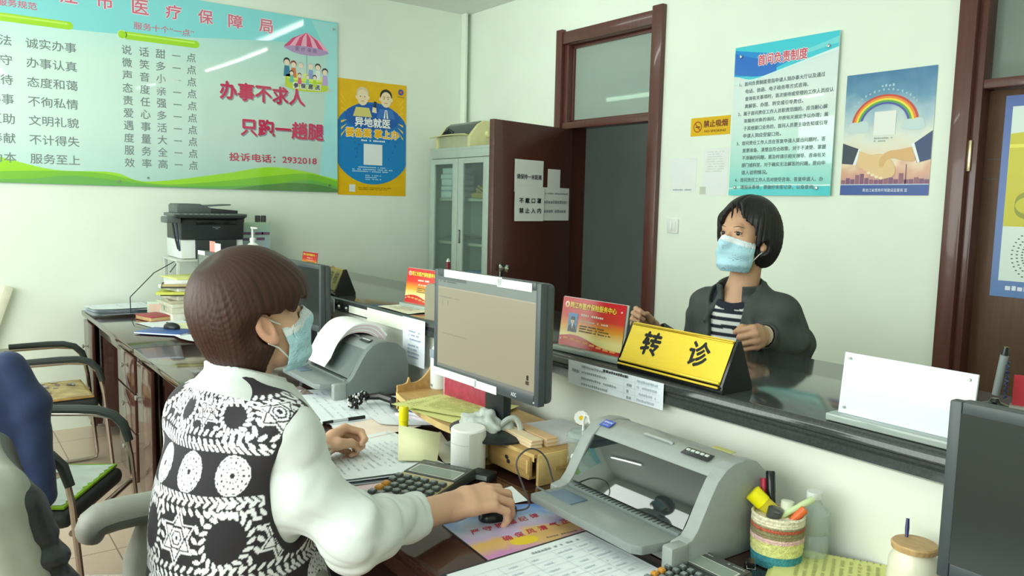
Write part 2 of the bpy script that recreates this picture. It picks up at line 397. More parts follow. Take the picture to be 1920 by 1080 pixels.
hl = [(-.5, .20), (-.2, .24), (.2, .19), (.38, .152), (.657, .088), (.986, .086), (1.199, .034), (1.695, .108), (1.997, .165), (2.25, .150), (2.535, .095)]
def smooth(pts, n=6):
    out = []
    for i in range(len(pts)-1):
        p0, p1, p2, p3 = pts[max(i-1, 0)], pts[i], pts[i+1], pts[min(i+2, len(pts)-1)]
        for k in range(n):
            t = k/n; out.append(tuple(.5*((2*p1[j])+(-p0[j]+p2[j])*t+(2*p0[j]-5*p1[j]+4*p2[j]-p3[j])*t*t+(-p0[j]+3*p1[j]-3*p2[j]+p3[j])*t**3) for j in range(len(p0))))
    return out+[pts[-1]]
def hill(pts, c, z):
    p = smooth([(max(Y_(a), 0.001), h) for a, h in pts]); b.band(gl(c), [(x, .001) for x, y in p], [(x, max(y, .002)) for x, y in p], z)
hill(hl, '#A0DC38', .0126)
hill([(-.5, .08), (.1, .05), (.5, .075), (.9, .08), (1.25, .02), (1.6, .045), (2.0, .10), (2.3, .13), (2.535, .08)], '#7FC241', .0129)
hill([(-.5, .02), (.4, .02), (.75, .055), (1.05, .03), (1.3, .012), (1.7, .02), (2.05, .05), (2.3, .085), (2.535, .04)], '#6FB35A', .0132)
hill([(1.75, .002), (1.95, .035), (2.2, .06), (2.4, .05), (2.535, .02)], '#5F8F52', .0135)
b.box(M('board_edge', '#6FA79C', rough=.2, var=0), (BW/2, .001, .006), (BW, .003, .0122))
pk = gl('#D2708A'); gry = gl('#8E9AA0'); txt = gl('#7C898D')
for ch, y in zip('同江市医疗保障局', (.575, .770, .972, 1.178, 1.380, 1.584, 1.784, 1.996)):
    b.text(gl('#F3E4EA'), ch, Y_(y)-.048, 1.104, h=.088, w=.096, z=.0127, bold=.006); b.text(pk, ch, Y_(y)-.048, 1.104, h=.088, w=.096, z=.0130, bold=.0015)
b.text(pk, '服务规范', Y_(.40), 1.035, h=.042, w=.20, z=.0127, bold=.0008); b.text(pk, '服务十个“一点”', Y_(1.135), 1.005, h=.045, w=.37, z=.0127, bold=.0005)
lime = GR('board_bar', [(0, '#8FC81E'), (.5, '#C8EE5A'), (1, '#9AD422')], 1, .93, 1.0, rough=.08)
def bar(y0, y1, z): 
    n = 10; h = .024; b.poly(gl('#A6DB34'), [(Y_(y0), z-h), (Y_(y1)-h, z-h)] + [(Y_(y1)-h+h*math.sin(a), z-h*math.cos(a)) for a in np.linspace(0, math.pi, n)] + [(Y_(y0), z+h)], .0128)
    b.rect(gl('#C4EE66'), Y_(y0)+.01, z+.004, Y_(y1)-.03, z+.014, .0131)
bar(.0, .79, .97); bar(1.085, 1.54, .958)
b.disc(gl('#A6DB34'), Y_(1.066), .960, .024, z=.0131); b.disc(gl('#DDF0C0'), Y_(1.066), .960, .028, z=.0128)
rows = ['说话甜一点', '微笑多一点', '声音小一点', '态度亲一点', '责任强一点', '爱心多一点', '遇事活一点', '度量大一点', '服务全一点', '效率高一点']
for j, rw in enumerate(rows):
    for ch, y in zip(rw, (1.09, 1.193, 1.293, 1.392, 1.486)):
        if ch == '一': b.rect(txt, Y_(y)-.026, .868-.0795*j-.003, Y_(y)+.026, .868-.0795*j+.003, .0127)
        else: b.text(txt, ch, Y_(y)-.029, .868-.0795*j-.029, h=.058, w=.058, z=.0127, bold=.0006)
for j, (l, r_) in enumerate(zip(['遵纪守法', '忠于职守', '热情接待', '秉公办事', '团结互助', '无私奉献', '以人为本'], ['诚实办事', '办事认真', '态度和蔼', '不徇私情', '文明礼貌', '不计得失', '服务至上'])):
    b.text(txt, l, Y_(.20), .838-.1145*j-.030, h=.060, w=.262, z=.0127, bold=.0006); b.text(txt, r_, Y_(.535), .838-.1145*j-.030, h=.060, w=.268, z=.0127, bold=.0006)
b.disc(txt, Y_(1.20), .058, .008, z=.0136)
for t, y0, y1, z in (('办事不求人', 1.672, 2.275, .620), ('只跑一趟腿', 1.812, 2.42, .380)):
    b.text(gry, t, Y_(y0)+.008, z-.008, h=.118, w=y1-y0, z=.0126, bold=.004); b.text(gl('#C8355C'), t, Y_(y0), z, h=.118, w=y1-y0, z=.0129, bold=.004)
b.text(gl('#C0405E'), '投诉电话：2932018', Y_(1.728), .198, h=.056, w=.64, z=.0140, bold=.0012)
# carousel drawing: umbrella, family, round platform
ux, uz = Y_(2.295), .755
b.disc(gl('#B9D8D4'), ux, uz-.005, .20, .035, z=.0126)
b.poly(gl('#BFD43A'), [(ux-.165, uz), (ux-.16, uz+.07), (ux+.16, uz+.07), (ux+.165, uz)] + [(ux+.165*math.cos(a), uz-.030*math.sin(a)) for a in np.linspace(.2, math.pi-.2, 9)], .0129)
b.disc(gl('#DDEB6C'), ux, uz+.07, .16, .028, z=.0131)
for k, ch in enumerate('参保居民'):
    b.rect(gl('#EEF4EA'), ux-.105+.055*k, uz-.015, ux-.060+.055*k, uz+.032, .0132); b.text(gl('#4A5156'), ch, ux-.100+.055*k, uz-.009, h=.034, w=.035, z=.0135, bold=.002)
b.poly(gl('#B79AC8'), [(ux-.172, uz+.268), (ux-.11, uz+.243), (ux-.05, uz+.232), (ux+.03, uz+.230), (ux+.10, uz+.238), (ux+.172, uz+.262), (ux+.10, uz+.345), (ux-.10, uz+.345)], .0129)
for k in range(8):
    x0, x1 = -.172+.043*k, -.172+.043*(k+1); rz0, rz1 = [uz+.275+.018*(1-(x/.172)**2) for x in (x0, x1)]
    b.poly(gl('#D8527E' if k % 2 == 0 else '#F2B3CB'), [(ux, uz+.392), (ux+x0*.62, uz+.392-.032-.02*abs(x0)/.172), (ux+x0, rz0), (ux+x1, rz1), (ux+x1*.62, uz+.392-.032-.02*abs(x1)/.172)], .0132)
b.rect(gl('#8A8FA8'), ux-.002, uz+.08, ux+.002, uz+.25, .0127)
for k, ch in enumerate('医疗保险'): b.text(gl('#5D5A74'), ch, ux-.085+.045*k, uz+.255, h=.028, w=.028, z=.0134)
for k, (dx, dz, s, hair, body) in enumerate([(-.15, .14, 1.15, '#2C3034', '#3F7FA0'), (-.10, .13, 1.05, '#8C3B30', '#D77B48'), (-.045, .13, 1.0, '#B9C4C0', '#CFDCD8'), (.03, .13, 1.0, '#C5CFCC', '#8F9ED6'), (.085, .13, 1.05, '#2C3034', '#E4EAEA'), (.14, .10, 1.1, '#2C3034', '#BFA6DC'),
                                                  (-.115, .075, .75, '#3A3230', '#6FBFB4'), (-.055, .065, .7, '#6B3B34', '#D85C8C'), (.005, .06, .65, '#A9BBB4', '#7FC8B4'), (.06, .06, .75, '#2C3034', '#B4D63E')]):
    x, z = ux+dx, uz+dz; q = .0131+k*.0001
    b.poly(gl(body), [(x-.022*s, z-.065*s), (x+.022*s, z-.065*s), (x+.015*s, z), (x-.015*s, z)], q); b.disc(gl(hair), x, z+.026*s, .022*s, .024*s, q+.00003, 14); b.disc(gl('#EFDCC6'), x, z+.020*s, .018*s, .018*s, q+.00006, 14)
b.build('panel', o)
for y, z in ((2.505, 1.20), (2.47, .05), (1.02, .03)): MB().cyl(steel, (Y_(y), z, .011), (Y_(y), z, .019), .008, 14).build('screw', o)

# --- orange and blue poster beside it
PW, PH = .585, .872
b = MB(); wavy_sheet(b, M('poster_yellow', '#E8B80C', rough=.35, var=.02), 0, 0, PW, PH, .0012, 10)
z = .0045
blue = GR('poster_blue', [(0, '#1C86C8'), (.5, '#1A7FC2'), (1, '#1B63B4')], 1, .1, .72, rough=.35)
def clipd(cx, cy, rx, ry, n=48): return [(min(max(cx+rx*math.cos(2*math.pi*i/n), .001), PW-.001), cy+ry*math.sin(2*math.pi*i/n)) for i in range(n)]
b.poly(blue, clipd(PW/2, .40, .345, .315), z)
b.disc(C_('#1F5DB0'), PW/2, .60, .235, .10, z+.0003, 32); 
for a in np.linspace(-.9, .9, 7):
    for sgn in (-1, 1):
        if abs(a) < .2: continue
        x, y = PW/2+sgn*.215, .60+a*.10
        b.poly(C_('#F2C928'), [(x, y), (x+sgn*.05, y+a*.07-.008), (x+sgn*.05, y+a*.07+.01)], z+.0004)
for x, hair, cl, hr in ((.205, '#E9E4CF', '#D8CF7A', '#D6CDA8'), (.405, '#22262C', '#3E78C4', '#22262C')):
    b.poly(C_(cl), [(x-.08, .60), (x+.08, .60), (x+.055, .67), (x-.055, .67)], z+.0006)
    b.disc(C_(hr), x, .775, .052, .050, z+.0008); b.disc(C_('#F2DDB8'), x, .745, .047, .060, z+.0011); b.disc(C_('#F2DDB8'), x-.05, .745, .010, .014, z+.0010, 10); b.disc(C_('#F2DDB8'), x+.05, .745, .010, .014, z+.0010, 10)
    for s in (-1, 1): b.disc(C_('#3A3230'), x+s*.018, .752, .004, .005, z+.0013, 10); b.rect(C_(hair), x+s*.018-.012, .764, x+s*.018+.012, .768, z+.0013)
    b.rect(C_('#B0604A'), x-.014, .716, x+.014, .720, z+.0013)
b.poly(C_('#EDF2F4'), [(.385, .60), (.425, .60), (.415, .665), (.395, .665)], z+.0008); b.poly(C_('#24305E'), [(.40, .60), (.41, .60), (.408, .66), (.402, .66)], z+.0010)
b.poly(C_('#2B3A48'), [(.295, .66), (.318, .655), (.325, .72), (.302, .725)], z+.0010); b.poly(C_('#F2DDB8'), [(.285, .64), (.325, .635), (.32, .675), (.29, .68)], z+.0012)
b.disc(C_('#3C5AA8'), .535, .815, .024, .024, z+.0004); b.disc(C_('#D8603C'), .535, .815, .012, .010, z+.0006, 12); b.rect(C_('#8A6A10'), .505, .775, .565, .780, z+.0004)
b.text(C_('#20509C'), '异地就医', PW/2, .525, h=.070, w=.30, z=z+.0012, al='C', bold=.006); b.text(C_('#F4F6F2'), '异地就医', PW/2, .525, h=.070, w=.30, z=z+.0016, al='C', bold=.0025)
b.text(C_('#FFFFFF'), '要备案 掌上办', PW/2, .445, h=.066, w=.45, z=z+.0012, al='C', bold=.007); b.text(C_('#F2B91A'), '要备案 掌上办', PW/2, .445, h=.066, w=.45, z=z+.0016, al='C', bold=.003)
lines(b, C_('#E8F0F6'), .195, .40, [.415], z+.0006, .013, .02, seed=5)
b.rect(C_('#EAF0F0'), .215, .235, .375, .395, z+.0006)
lines(b, C_('#BFE0F2'), .17, .43, [.212], z+.0006, .009, .05, seed=6); lines(b, C_('#BFE0F2'), .12, .49, [.195, .180], z+.0006, .009, .2, seed=7); lines(b, C_('#BFE0F2'), .23, .38, [.150, .135, .120], z+.0006, .008, .4, seed=8)
b.rect(C_('#DDE4E4'), .095, .025, .145, .080, z+.0004); lines(b, C_('#8A6A10'), .17, .5, [.055, .042], z+.0004, .006, .3, seed=9)
for k in range(12):
    a = random.Random(k).random; q = random.Random(k); x, y = q.uniform(.12, .2) if k % 2 else q.uniform(.40, .50), q.uniform(.26, .42)
    b.poly(C_('#1660A4'), [(x, y), (x+.012, y+.006), (x+.004, y+.02)], z+.0005)
tag(b.build('poster', X=onL(2.541, 1.547)), 'yellow and blue poster with two cartoon men, beside the big board', 'poster')

# --- back wall
b = MB(); w_, h_ = .287, .106
b.box(M('sign_yellow', '#E0B400', rough=.3, var=.01), (w_/2, h_/2, .0012), (w_, h_, .0024)); dk = C_('#7A3A14')
ring = [(.052+.032*math.cos(a), .053+.032*math.sin(a)) for a in np.linspace(0, 2*math.pi, 33)]; rin = [(.052+.026*math.cos(a), .053+.026*math.sin(a)) for a in np.linspace(0, 2*math.pi, 33)]
b.band(C_('#A83A1C'), rin, ring, .0028); b.poly(C_('#A83A1C'), [(.030, .073), (.034, .077), (.074, .033), (.070, .029)], .003); b.rect(C_('#3A2A1A'), .036, .049, .070, .056, .0029); b.poly(C_('#3A2A1A'), [(.05, .035), (.062, .047), (.056, .047)], .0029)
b.text(dk, '禁止吸烟', .097, .048, h=.038, w=.172, z=.003, bold=.0016); b.text(dk, 'NO SMOKING', .104, .018, h=.013, w=.155, z=.003, bold=.0005)
tag(b.build('no_smoking_sign', X=onB(-3.234, 1.927)), 'small yellow no smoking sign right of the open door', 'sign')
b = MB(); b.box(paper, (.103, .104, .0008), (.206, .208, .0016)); lines(b, inkl, .03, .175, [.012], .002, .009, .05, seed=11)
tag(b.build('paper_notice', X=onB(-3.384, 1.596)), 'blank white sheet pinned below the yellow no smoking sign', 'notice')
b = MB(); b.box(paper, (.09, .138, .0006), (.18, .276, .0012)); lines(b, M('ink_ghost', '#CFD6D2', rough=.8, var=0), .02, .16, [.25-.014*k for k in range(9)], .0016, .006, .2, seed=12); b.rect(C_('#C9CDBE'), -.018, .008, .026, .052, .0018)
tag(b.build('paper_notice', X=onB(-3.127, 1.578)), 'tall faint sheet of small print beside the blue topped board', 'notice')
o = thing('light_switch', 'white square wall switch right of the open door', 'switch', X=onB(-3.384, 1.348))
MB().box(white, (.044, .044, .006), (.088, .088, .012), .003).build('plate', o)
for k in range(2): MB().box(white, (.030+.028*k, .044, .0135), (.026, .055, .005), .0015).build('rocker', o)

BW2, BH2 = .629, .815
o = thing('rules_board', 'white board with blue waves and a red heading over the standing person', 'board', X=onB(-2.917, 1.580, .018))
b = MB(); bg2 = GR('board2_ground', [(0, '#86DFDA'), (.12, '#A6E8E0'), (.35, '#CDEFE8'), (.6, '#E2F1EC'), (1, '#DCEFF0')], 1, 0, BH2, rough=.05, spec=.6)
b.box(bg2, (BW2/2, BH2/2, .003), (BW2, BH2, .006), .001)
xs = np.linspace(0, BW2, 24)
wv = lambda x, a, p, q, k: a+p*math.sin(q+x*k)
b.band(gl('#49CDDE'), [(x, .625+.105*max(0, (x-.1)/.53)**1.1+.03*math.exp(-((x)/.08)**2)) for x in xs], [(x, BH2-.001) for x in xs], .0063)
b.band(gl('#2E8FD8'), [(x, .660+.10*(x/.63)**1.5-.02*math.sin(x*9)) for x in xs[:17]], [(x, min(BH2-.002, .80-.16*max(0, x-.0)**.9*1.0)) for x in xs[:17]], .0066)
b.band(gl('#2F74CE'), [(x, .672-.03*math.sin(min(x*9, 3.1))) for x in xs[:11]], [(x, .672+.11-.30*x) for x in xs[:11]], .0069)
b.band(gl('#D9F3F2'), [(x, .612+.11*max(0, (x-.1)/.53)**1.0) for x in xs], [(x, .621+.115*max(0, (x-.1)/.53)**1.0) for x in xs], .0071)
b.band(gl('#7ADCE4'), [(x, .700+.055*(x-.3)/.33) for x in xs[12:]], [(x, .712+.075*(x-.3)/.33) for x in xs[12:]], .0072)
b.band(gl('#5CCFD8'), [(x, .002) for x in xs], [(x, .022+.040*(x/.63)+.012*math.sin(x*6)) for x in xs], .0063); b.band(gl('#D2F2F2'), [(x, .030+.03*(x/.63)+.012*math.sin(x*6+.4)) for x in xs], [(x, .036+.033*(x/.63)+.012*math.sin(x*6+.4)) for x in xs], .0066)
b.text(gl('#F6EAEE'), '首问负责制度', .155, .700, h=.056, w=.30, z=.0075, bold=.005); b.text(gl('#D0506A'), '首问负责制度', .155, .700, h=.056, w=.30, z=.0078, bold=.0012)
body = ['1、首问负责制度是指申请人到办事大厅以及通过', '  电话、信函、电子政务等方式咨询、', '  查询有关事项时，首次接待或受理的工作人员应认', '  真解答、办理、转交或引导责任。', '2、属于首问责任工作人员职责范围的，应当耐心解', '  答服务对象的询问，并按有关规定予以办理；属', '  于其他窗口业务的，首问人员要主动告知或引导', '  申请人到应受窗口处。',
        '3、首问责任工作人员在答复申请人提出问题时，答', '  复要准备、清楚且符合政策，对于不清楚、掌握', '  不准确的问题，要及时请示相关领导、咨询有关', '  部门或科室，对于确实无法解答的问题，要向申', '  请人说明情况。', '4、首问责任工作人员对接受咨询、答复申请人、办', '  理投诉事项，要做好来客记录，以备查询。']
for j, ln in enumerate(body):
    ind = ln.startswith('  '); t = ln.strip(); cw = .0243; n = len(t)-(.5 if not ind else 0)
    b.text(M('board_text', '#66757A', rough=.3, var=0), t, .040+(.042 if ind else 0), .598-.0403*j, h=.023, w=min(n*cw, .575-(.042 if ind else 0)), z=.0075, bold=.0004)
b.build('panel', o)
for x, y in ((.045, .760), (.575, .745), (.045, .045), (.555, .040)): MB().lathe(chrome, [(.010, -.016), (.010, .012), (.007, .017), (0, .018)], 14, X=T(x, y)).build('standoff_stud', o)

PW, PH = .438, .585
b = MB(); sky = GR('poster_sky', [(0, '#B98A86'), (.12, '#D9A48A'), (.22, '#E8D3B4'), (.42, '#DCE2D4'), (.62, '#A9C4CF'), (.82, '#5F93B4'), (1, '#3F79A4')], 1, .05, PH, rough=.28, noise=.35)
wavy_sheet(b, sky, 0, 0, PW, PH, .0008, 8); z = .0034
b.rect(C_('#31549E'), .001, .001, PW-.001, .050, z); b.rect(C_('#C8D4E0'), .001, .050, PW-.001, .054, z+.0001)
b.text(C_('#E6ECF2'), '黑龙江省营商环境建设监督局 宣', PW/2+.01, .017, h=.016, w=.22, z=z+.0002, al='C')
cx, cy = .205, .335
for k, c in enumerate(('#C9412E', '#E98A2E', '#EFDC3C', '#4FA64A', '#4B4FA6')):
    r0, r1 = .165-.0105*k, .165-.0105*(k+1)
    b.band(C_(c), [(cx+r1*math.cos(a), cy+r1*.86*math.sin(a)) for a in np.linspace(0, math.pi, 33)], [(cx+r0*math.cos(a), cy+r0*.86*math.sin(a)) for a in np.linspace(0, math.pi, 33)], z+.0003)
for x0 in (.075, .345):
    for dx, dy, rx, ry in ((0, 0, .058, .022), (-.02, .014, .028, .018), (.022, .016, .030, .020), (.03, -.004, .03, .014)): b.disc(C_('#C4D8DA'), x0+dx, .322+dy, rx, ry, z+.0006+dx*.001)
b.rect(C_('#E6EAE4'), .155, .285, .262, .398, z+.0005); lines(b, C_('#9AA8A0'), .16, .25, [.268, .255], z+.0004, .008, .05, seed=14)
for k in range(16): a = math.pi*(.80-.04*k); b.rect(C_('#9FC0D0'), cx+.185*math.cos(a)-.005, cy+.16*math.sin(a), cx+.185*math.cos(a)+.004, cy+.16*math.sin(a)+.008+.003*(k % 2), z+.0004)
for k in range(4): b.rect(C_('#A9C8D6'), .180+.018*k, .512, .190+.018*k, .521+.003*(k % 2), z+.0004)
for k, hh in enumerate((.02, .03, .024, .045, .05, .03, .022, .02, .028, .06, .03, .022, .05, .02, .022, .03, .024, .02)):
    x = .004+k*.0242; b.rect(C_('#7A4C72' if k % 3 else '#8E5C70'), x, .054, x+.021, .054+hh, z+.0004)
b.rect(C_('#6A4468'), .325, .054, .329, .145, z+.0004)
b.poly(C_('#2E3A4C'), [(.001, .255), (.001, .155), (.060, .150), (.085, .205), (.085, .225)], z+.0008); b.poly(C_('#E9EEEE'), [(.060, .148), (.085, .225), (.098, .220), (.074, .146)], z+.0010)
b.poly(C_('#24406E'), [(PW-.001, .295), (PW-.001, .165), (.375, .150), (.350, .215), (.355, .240)], z+.0008); b.poly(C_('#E9EEEE'), [(.378, .148), (.344, .235), (.356, .245), (.388, .155)], z+.0010)
b.poly(C_('#E3C08C'), smooth([(.090, .215), (.15, .195), (.20, .198), (.25, .170), (.275, .125), (.27, .095), (.24, .082), (.20, .078), (.16, .098), (.125, .120), (.085, .150), (.090, .215)], 4)[:-1], z+.0012)
b.poly(C_('#D9AC74'), smooth([(.348, .225), (.29, .215), (.235, .208), (.200, .180), (.195, .140), (.215, .135), (.23, .165), (.26, .175), (.30, .165), (.365, .160), (.348, .225)], 4)[:-1], z+.0014)
for x, y in ((.145, .108), (.165, .098), (.185, .088), (.208, .082)): b.disc(C_('#F0DDB8'), x, y, .010, .007, z+.0016, 12)
tag(b.build('poster', X=onB(-2.246, 1.584)), 'handshake and rainbow poster with a dark blue foot, right of the rules board', 'poster')

o_ = thing('poster', 'blue bordered poster with a yellow field on the right hand door', 'poster', X=fr((-1.540, YB+.0635, 1.150), (1, 0, 0), (0, 0, 1)))
b = MB(); W3, H3 = .60, .862
b.box(GR('poster3_blue', [(0, '#5B7FB8'), (.5, '#4A6CB0'), (1, '#3E5FA6')], 1, 0, H3, rough=.3), (W3/2, H3/2, .001), (W3, H3, .002)); b.rect(C_('#D9E8E2'), .030, .07, W3-.03, .815, .0024)
p = smooth([(.030, .70), (.12, .705), (.3, .69), (.57, .71)]); b.band(C_('#C9C21A'), [(x, .305) for x, y in p], p, .0027); b.rect(C_('#E6E24A'), .030, .64, .57, .655, .0029)
p = smooth([(.57, .43), (.25, .47), (.10, .45), (.07, .40), (.11, .36), (.25, .35), (.57, .34)]); b.band(C_('#8E9418'), [(x, y-.022) for x, y in p], p, .0030)
for k in range(40):
    a = 2*math.pi*k/40
    for r in (.075, .095, .115): b.disc(C_('#5A6A62'), .19+r*math.cos(a), .185+r*math.sin(a), .005, .003, .0028, 8)
lines(b, C_('#DDE6F0'), .06, .4, [.03], .0028, .02, .1, seed=21)
b.build('sheet', o_)
# ================================================================== COUNTER, DESKS, CABINET, CHAIRS
CZ, CY0, CY1, DZ, DY0, DY1 = 1.05, 1.533, 2.185, .77, .78, 1.515
stone = M('counter_stone', '#3A3E3D', rough=.10, var=.10, scale=160, spec=.6)
stone_e = M('counter_edge', '#2E3132', rough=.22, var=.08, scale=160)
panelw = M('counter_panel', '#E4E8DC', rough=.45, var=.015, scale=3)
o = thing('service_counter', 'long dark stone service counter with a white front running along the desks', 'counter', ((XL+1.6)/2, 0, 0))
L_ = 1.6-XL-.01
prof = [(CY0+.010, .986), (CY0, .992), (CY0, 1.012), (CY0+.006, 1.016), (CY0+.006, 1.022), (CY0, 1.026), (CY0+.001, 1.040), (CY0+.007, 1.048), (CY0+.016, CZ), (CY1-.012, CZ), (CY1-.003, 1.046), (CY1, 1.038), (CY1, .99), (CY1-.01, .986)]
MB().prism(stone, prof, L_, X=fr((-L_/2, 0, 0), (0, 1, 0), (0, 0, 1), (1, 0, 0))).build('countertop', o, smooth=50)
b = MB(); b.box(panelw, (0, CY0+.045, .493), (L_, .03, .986)); b.build('staff_side_panel', o)
b = MB(); b.box(panelw, (0, CY1-.05, .493), (L_, .03, .986)); b.build('visitor_side_panel', o)

deskw = M('desk_wood', '#3F2620', rough=.12, var=.06, scale=5, stretch=(.8, 9, 9), coat=.5)
desks = M('desk_side_wood', '#4E3029', rough=.16, var=.05, scale=5, stretch=(7, 7, .7), coat=.4)
lockm = M('lock_metal', '#C4C8C2', rough=.25, metal=.8, var=0)
def knob(parent, x, z): MB().lathe(lockm, [(.004, 0), (.004, .01), (.012, .014), (.013, .022), (.006, .026), (0, .026)], 14, X=fr((x, DY0+.008, z), (1, 0, 0), (0, 0, 1))).build('knob', parent)
def desk(x0, x1, label, left=True):
    o = thing('office_desk', label, 'desk', (x0, 0, 0)); W = x1-x0
    MB().box(deskw, (W/2, (DY0+DY1)/2, DZ-.016), (W-.004, DY1-DY0, .032), .005).build('desktop', o)
    for x in (.015, W-.015): MB().box(desks, (x, (DY0+DY1)/2+.01, (DZ-.032)/2+.01), (.028, DY1-DY0-.04, DZ-.052), .002).build('end_panel', o)
    MB().box(desks, (W/2, DY1-.06, .42), (W-.06, .02, .60)).build('modesty_panel', o)
    def ped(a, c, drawers):
        p = MB(); p.box(desks, ((a+c)/2, (DY0+DY1)/2+.02, .40), (c-a, DY1-DY0-.10, .66), .002); po = p.build('pedestal', o)
        if drawers:
            for z0, z1 in ((.09, .33), (.34, .53), (.54, .72)):
                d = MB().box(desks, ((a+c)/2, DY0+.016, (z0+z1)/2), (c-a-.008, .018, z1-z0), .003).build('drawer', po); knob(d, (a+c)/2, (z0+z1)/2+.02)
        else:
            d = MB().box(desks, ((a+c)/2, DY0+.016, .40), (c-a-.008, .018, .63), .003).build('cabinet_door', po); knob(d, a+.06, .55)
    ped(.03, .32, False); ped(W-.44, W-.03, True)
    MB().box(desks, (.80, DY0+.05, .70), (W-.78, .02, .07), .002).build('apron', o)
desk(XL+.03, -4.10, 'glossy dark wooden desk against the left wall')
desk(-4.095, -2.52, 'glossy dark wooden desk second from the left wall')
desk(-2.515, -.96, 'glossy dark wooden desk the vested person works at')
desk(-.955, .60, 'glossy dark wooden desk nearest the camera, under the pencil basket')

# --- filing cabinet in the corner
cabm = M('cabinet_grey', '#AEBFB2', rough=.45, var=.02)
o = thing('filing_cabinet', 'pale green metal filing cabinet with glass doors in the corner', 'cabinet', (-5.135, 3.28, 0)); W, Hc = .85, 1.925
b = MB()
for x in (-W/2+.01, W/2-.01): b.box(cabm, (x, .20, Hc/2), (.02, .40, Hc), .002)
b.box(cabm, (0, .20, Hc-.012), (W-.03, .40, .024), .002); b.box(cabm, (0, .20, .03), (W-.03, .40, .06)); b.box(cabm, (0, .39, Hc/2), (W-.03, .015, Hc-.04)); b.box(cabm, (0, .012, Hc-.045), (W-.03, .022, .07), .002)
b.build('body', o)
for z in (.45, .80, 1.19, 1.53): MB().box(M('shelf_cream', '#D5D8C0', rough=.5, var=.01), (0, .22, z), (W-.045, .32, .022), .002).build('shelf', o)
pane = G('cabinet_pane', '#E2EEEA', mixt=.92)
for s in (-1, 1):
    d = bpy.data.objects.new('glass_door', None); col.objects.link(d); d.parent = o
    x0, x1 = (-W/2+.012, -.003) if s < 0 else (.003, W/2-.012)
    z0, z1 = .075, Hc-.085; b = MB(); f = .072
    for x in (x0+f/2, x1-f/2): b.box(cabm, (x, 0, (z0+z1)/2), (f, .02, z1-z0), .002)
    for z in (z0+f/2, z1-.02): b.box(cabm, ((x0+x1)/2, 0, z), (x1-x0-2*f+.01, .0195, f if z < 1 else .04))
    b.build('door_frame', d)
    MB().box(pane, ((x0+x1)/2, .003, (z0+z1)/2+.02), (x1-x0-2*f, .004, z1-z0-f-.03)).build('pane', d)
    if s > 0:
        b = MB(); b.box(black, (x0+.035, -.011, 1.25), (.022, .004, .10), .001); b.box(chrome, (x0+.040, -.015, 1.25), (.008, .008, .085), .002); b.build('handle', d)
# things inside the cabinet
def flat_stack(name, x, y, z, sizes, cols, labels, cat, grp, rz=0):
    for k, ((w_, d_, h_), c, lb) in enumerate(zip(sizes, cols, labels)):
        b = MB(); b.box(M('stk_'+c.strip('#'), c, rough=.6, var=.02), (0, 0, h_/2), (w_, d_, h_), .002)
        b.box(paper, (.002, -.002, h_/2), (w_-.002, d_-.001, h_*.6))
        tag(b.build(name, loc=(x+random.uniform(-.006, .006), y, z), rz=rz+random.uniform(-4, 4)), lb, cat, grp); z += h_+.0008
cz = 1.541
flat_stack('paper_bundle', -5.37, 3.42, cz, [(.17, .20, .055), (.18, .2, .04), (.16, .2, .05), (.17, .2, .04), (.15, .18, .045)], ['#D8DCD4', '#A9C4D8', '#E6E9E2', '#D9DCD0', '#E3E6DA'],
           ['thick white paper bundle at the bottom of the left cabinet pile', 'pale blue paper bundle second from the bottom in the cabinet', 'white paper bundle in the middle of the left cabinet pile', 'grey white paper bundle second from the top in the cabinet', 'smallest paper bundle topmost in the left cabinet pile'], 'paper', 'bundles on the top cabinet shelf')
b = MB(); b.box(M('folder_blue', '#3B6A88', rough=.5), (0, .06, .12), (.28, .05, .24), .003); tag(b.build('file_box', loc=(-4.94, 3.46, cz)), 'tall blue file box behind the right cabinet pane', 'box')
b = MB()
for k in range(18):
    q = random.Random(k); b.tube(M('straw_yellow', '#B79A2E', rough=.6), [(q.uniform(-.1, .1), q.uniform(-.05, .03), .0+q.uniform(.006, .03)), (q.uniform(-.1, .1), q.uniform(-.05, .03), q.uniform(.05, .11))], .008, 6)
b.box(M('straw_yellow'), (0, 0, .02), (.24, .12, .04), .008)
tag(b.build('yellow_bag', loc=(-4.87, 3.36, cz)), 'crumpled yellow bag on the top right cabinet shelf', 'bag')
for k, (x, wd, c, lb) in enumerate(((-5.36, .20, '#C9D4D0', 'loose pale papers behind the left pane on the middle shelf'), (-4.985, .24, '#D2D8CE', 'loose pale papers behind the right pane on the middle shelf'))):
    b = MB()
    for j in range(5): wavy_sheet(b, M('papers_'+str(k), c, rough=.8), -wd/2+random.uniform(-.01, .01), -.1, wd/2+random.uniform(-.01, .01), .1, .006, 6, j, .008+.012*j)
    tag(b.build('loose_papers', loc=(x, 3.42, 1.201)), lb, 'paper')
b = MB(); b.box(M('box_blue', '#5F8FD0', rough=.45), (0, 0, .085), (.24, .22, .17), .006); b.box(M('box_blue_lid', '#7AA6DC', rough=.45), (0, 0, .176), (.25, .23, .012), .003)
tag(b.build('storage_box', loc=(-4.92, 3.43, .811)), 'bright blue storage box low behind the right cabinet pane', 'box')
b = MB(); b.box(M('box_bluegrey', '#7FA4B8', rough=.45), (0, 0, .06), (.05, .2, .12), .004); tag(b.build('file_folder', loc=(-4.795, 3.42, 1.201)), 'narrow blue folder at the right end of the middle shelf', 'folder')
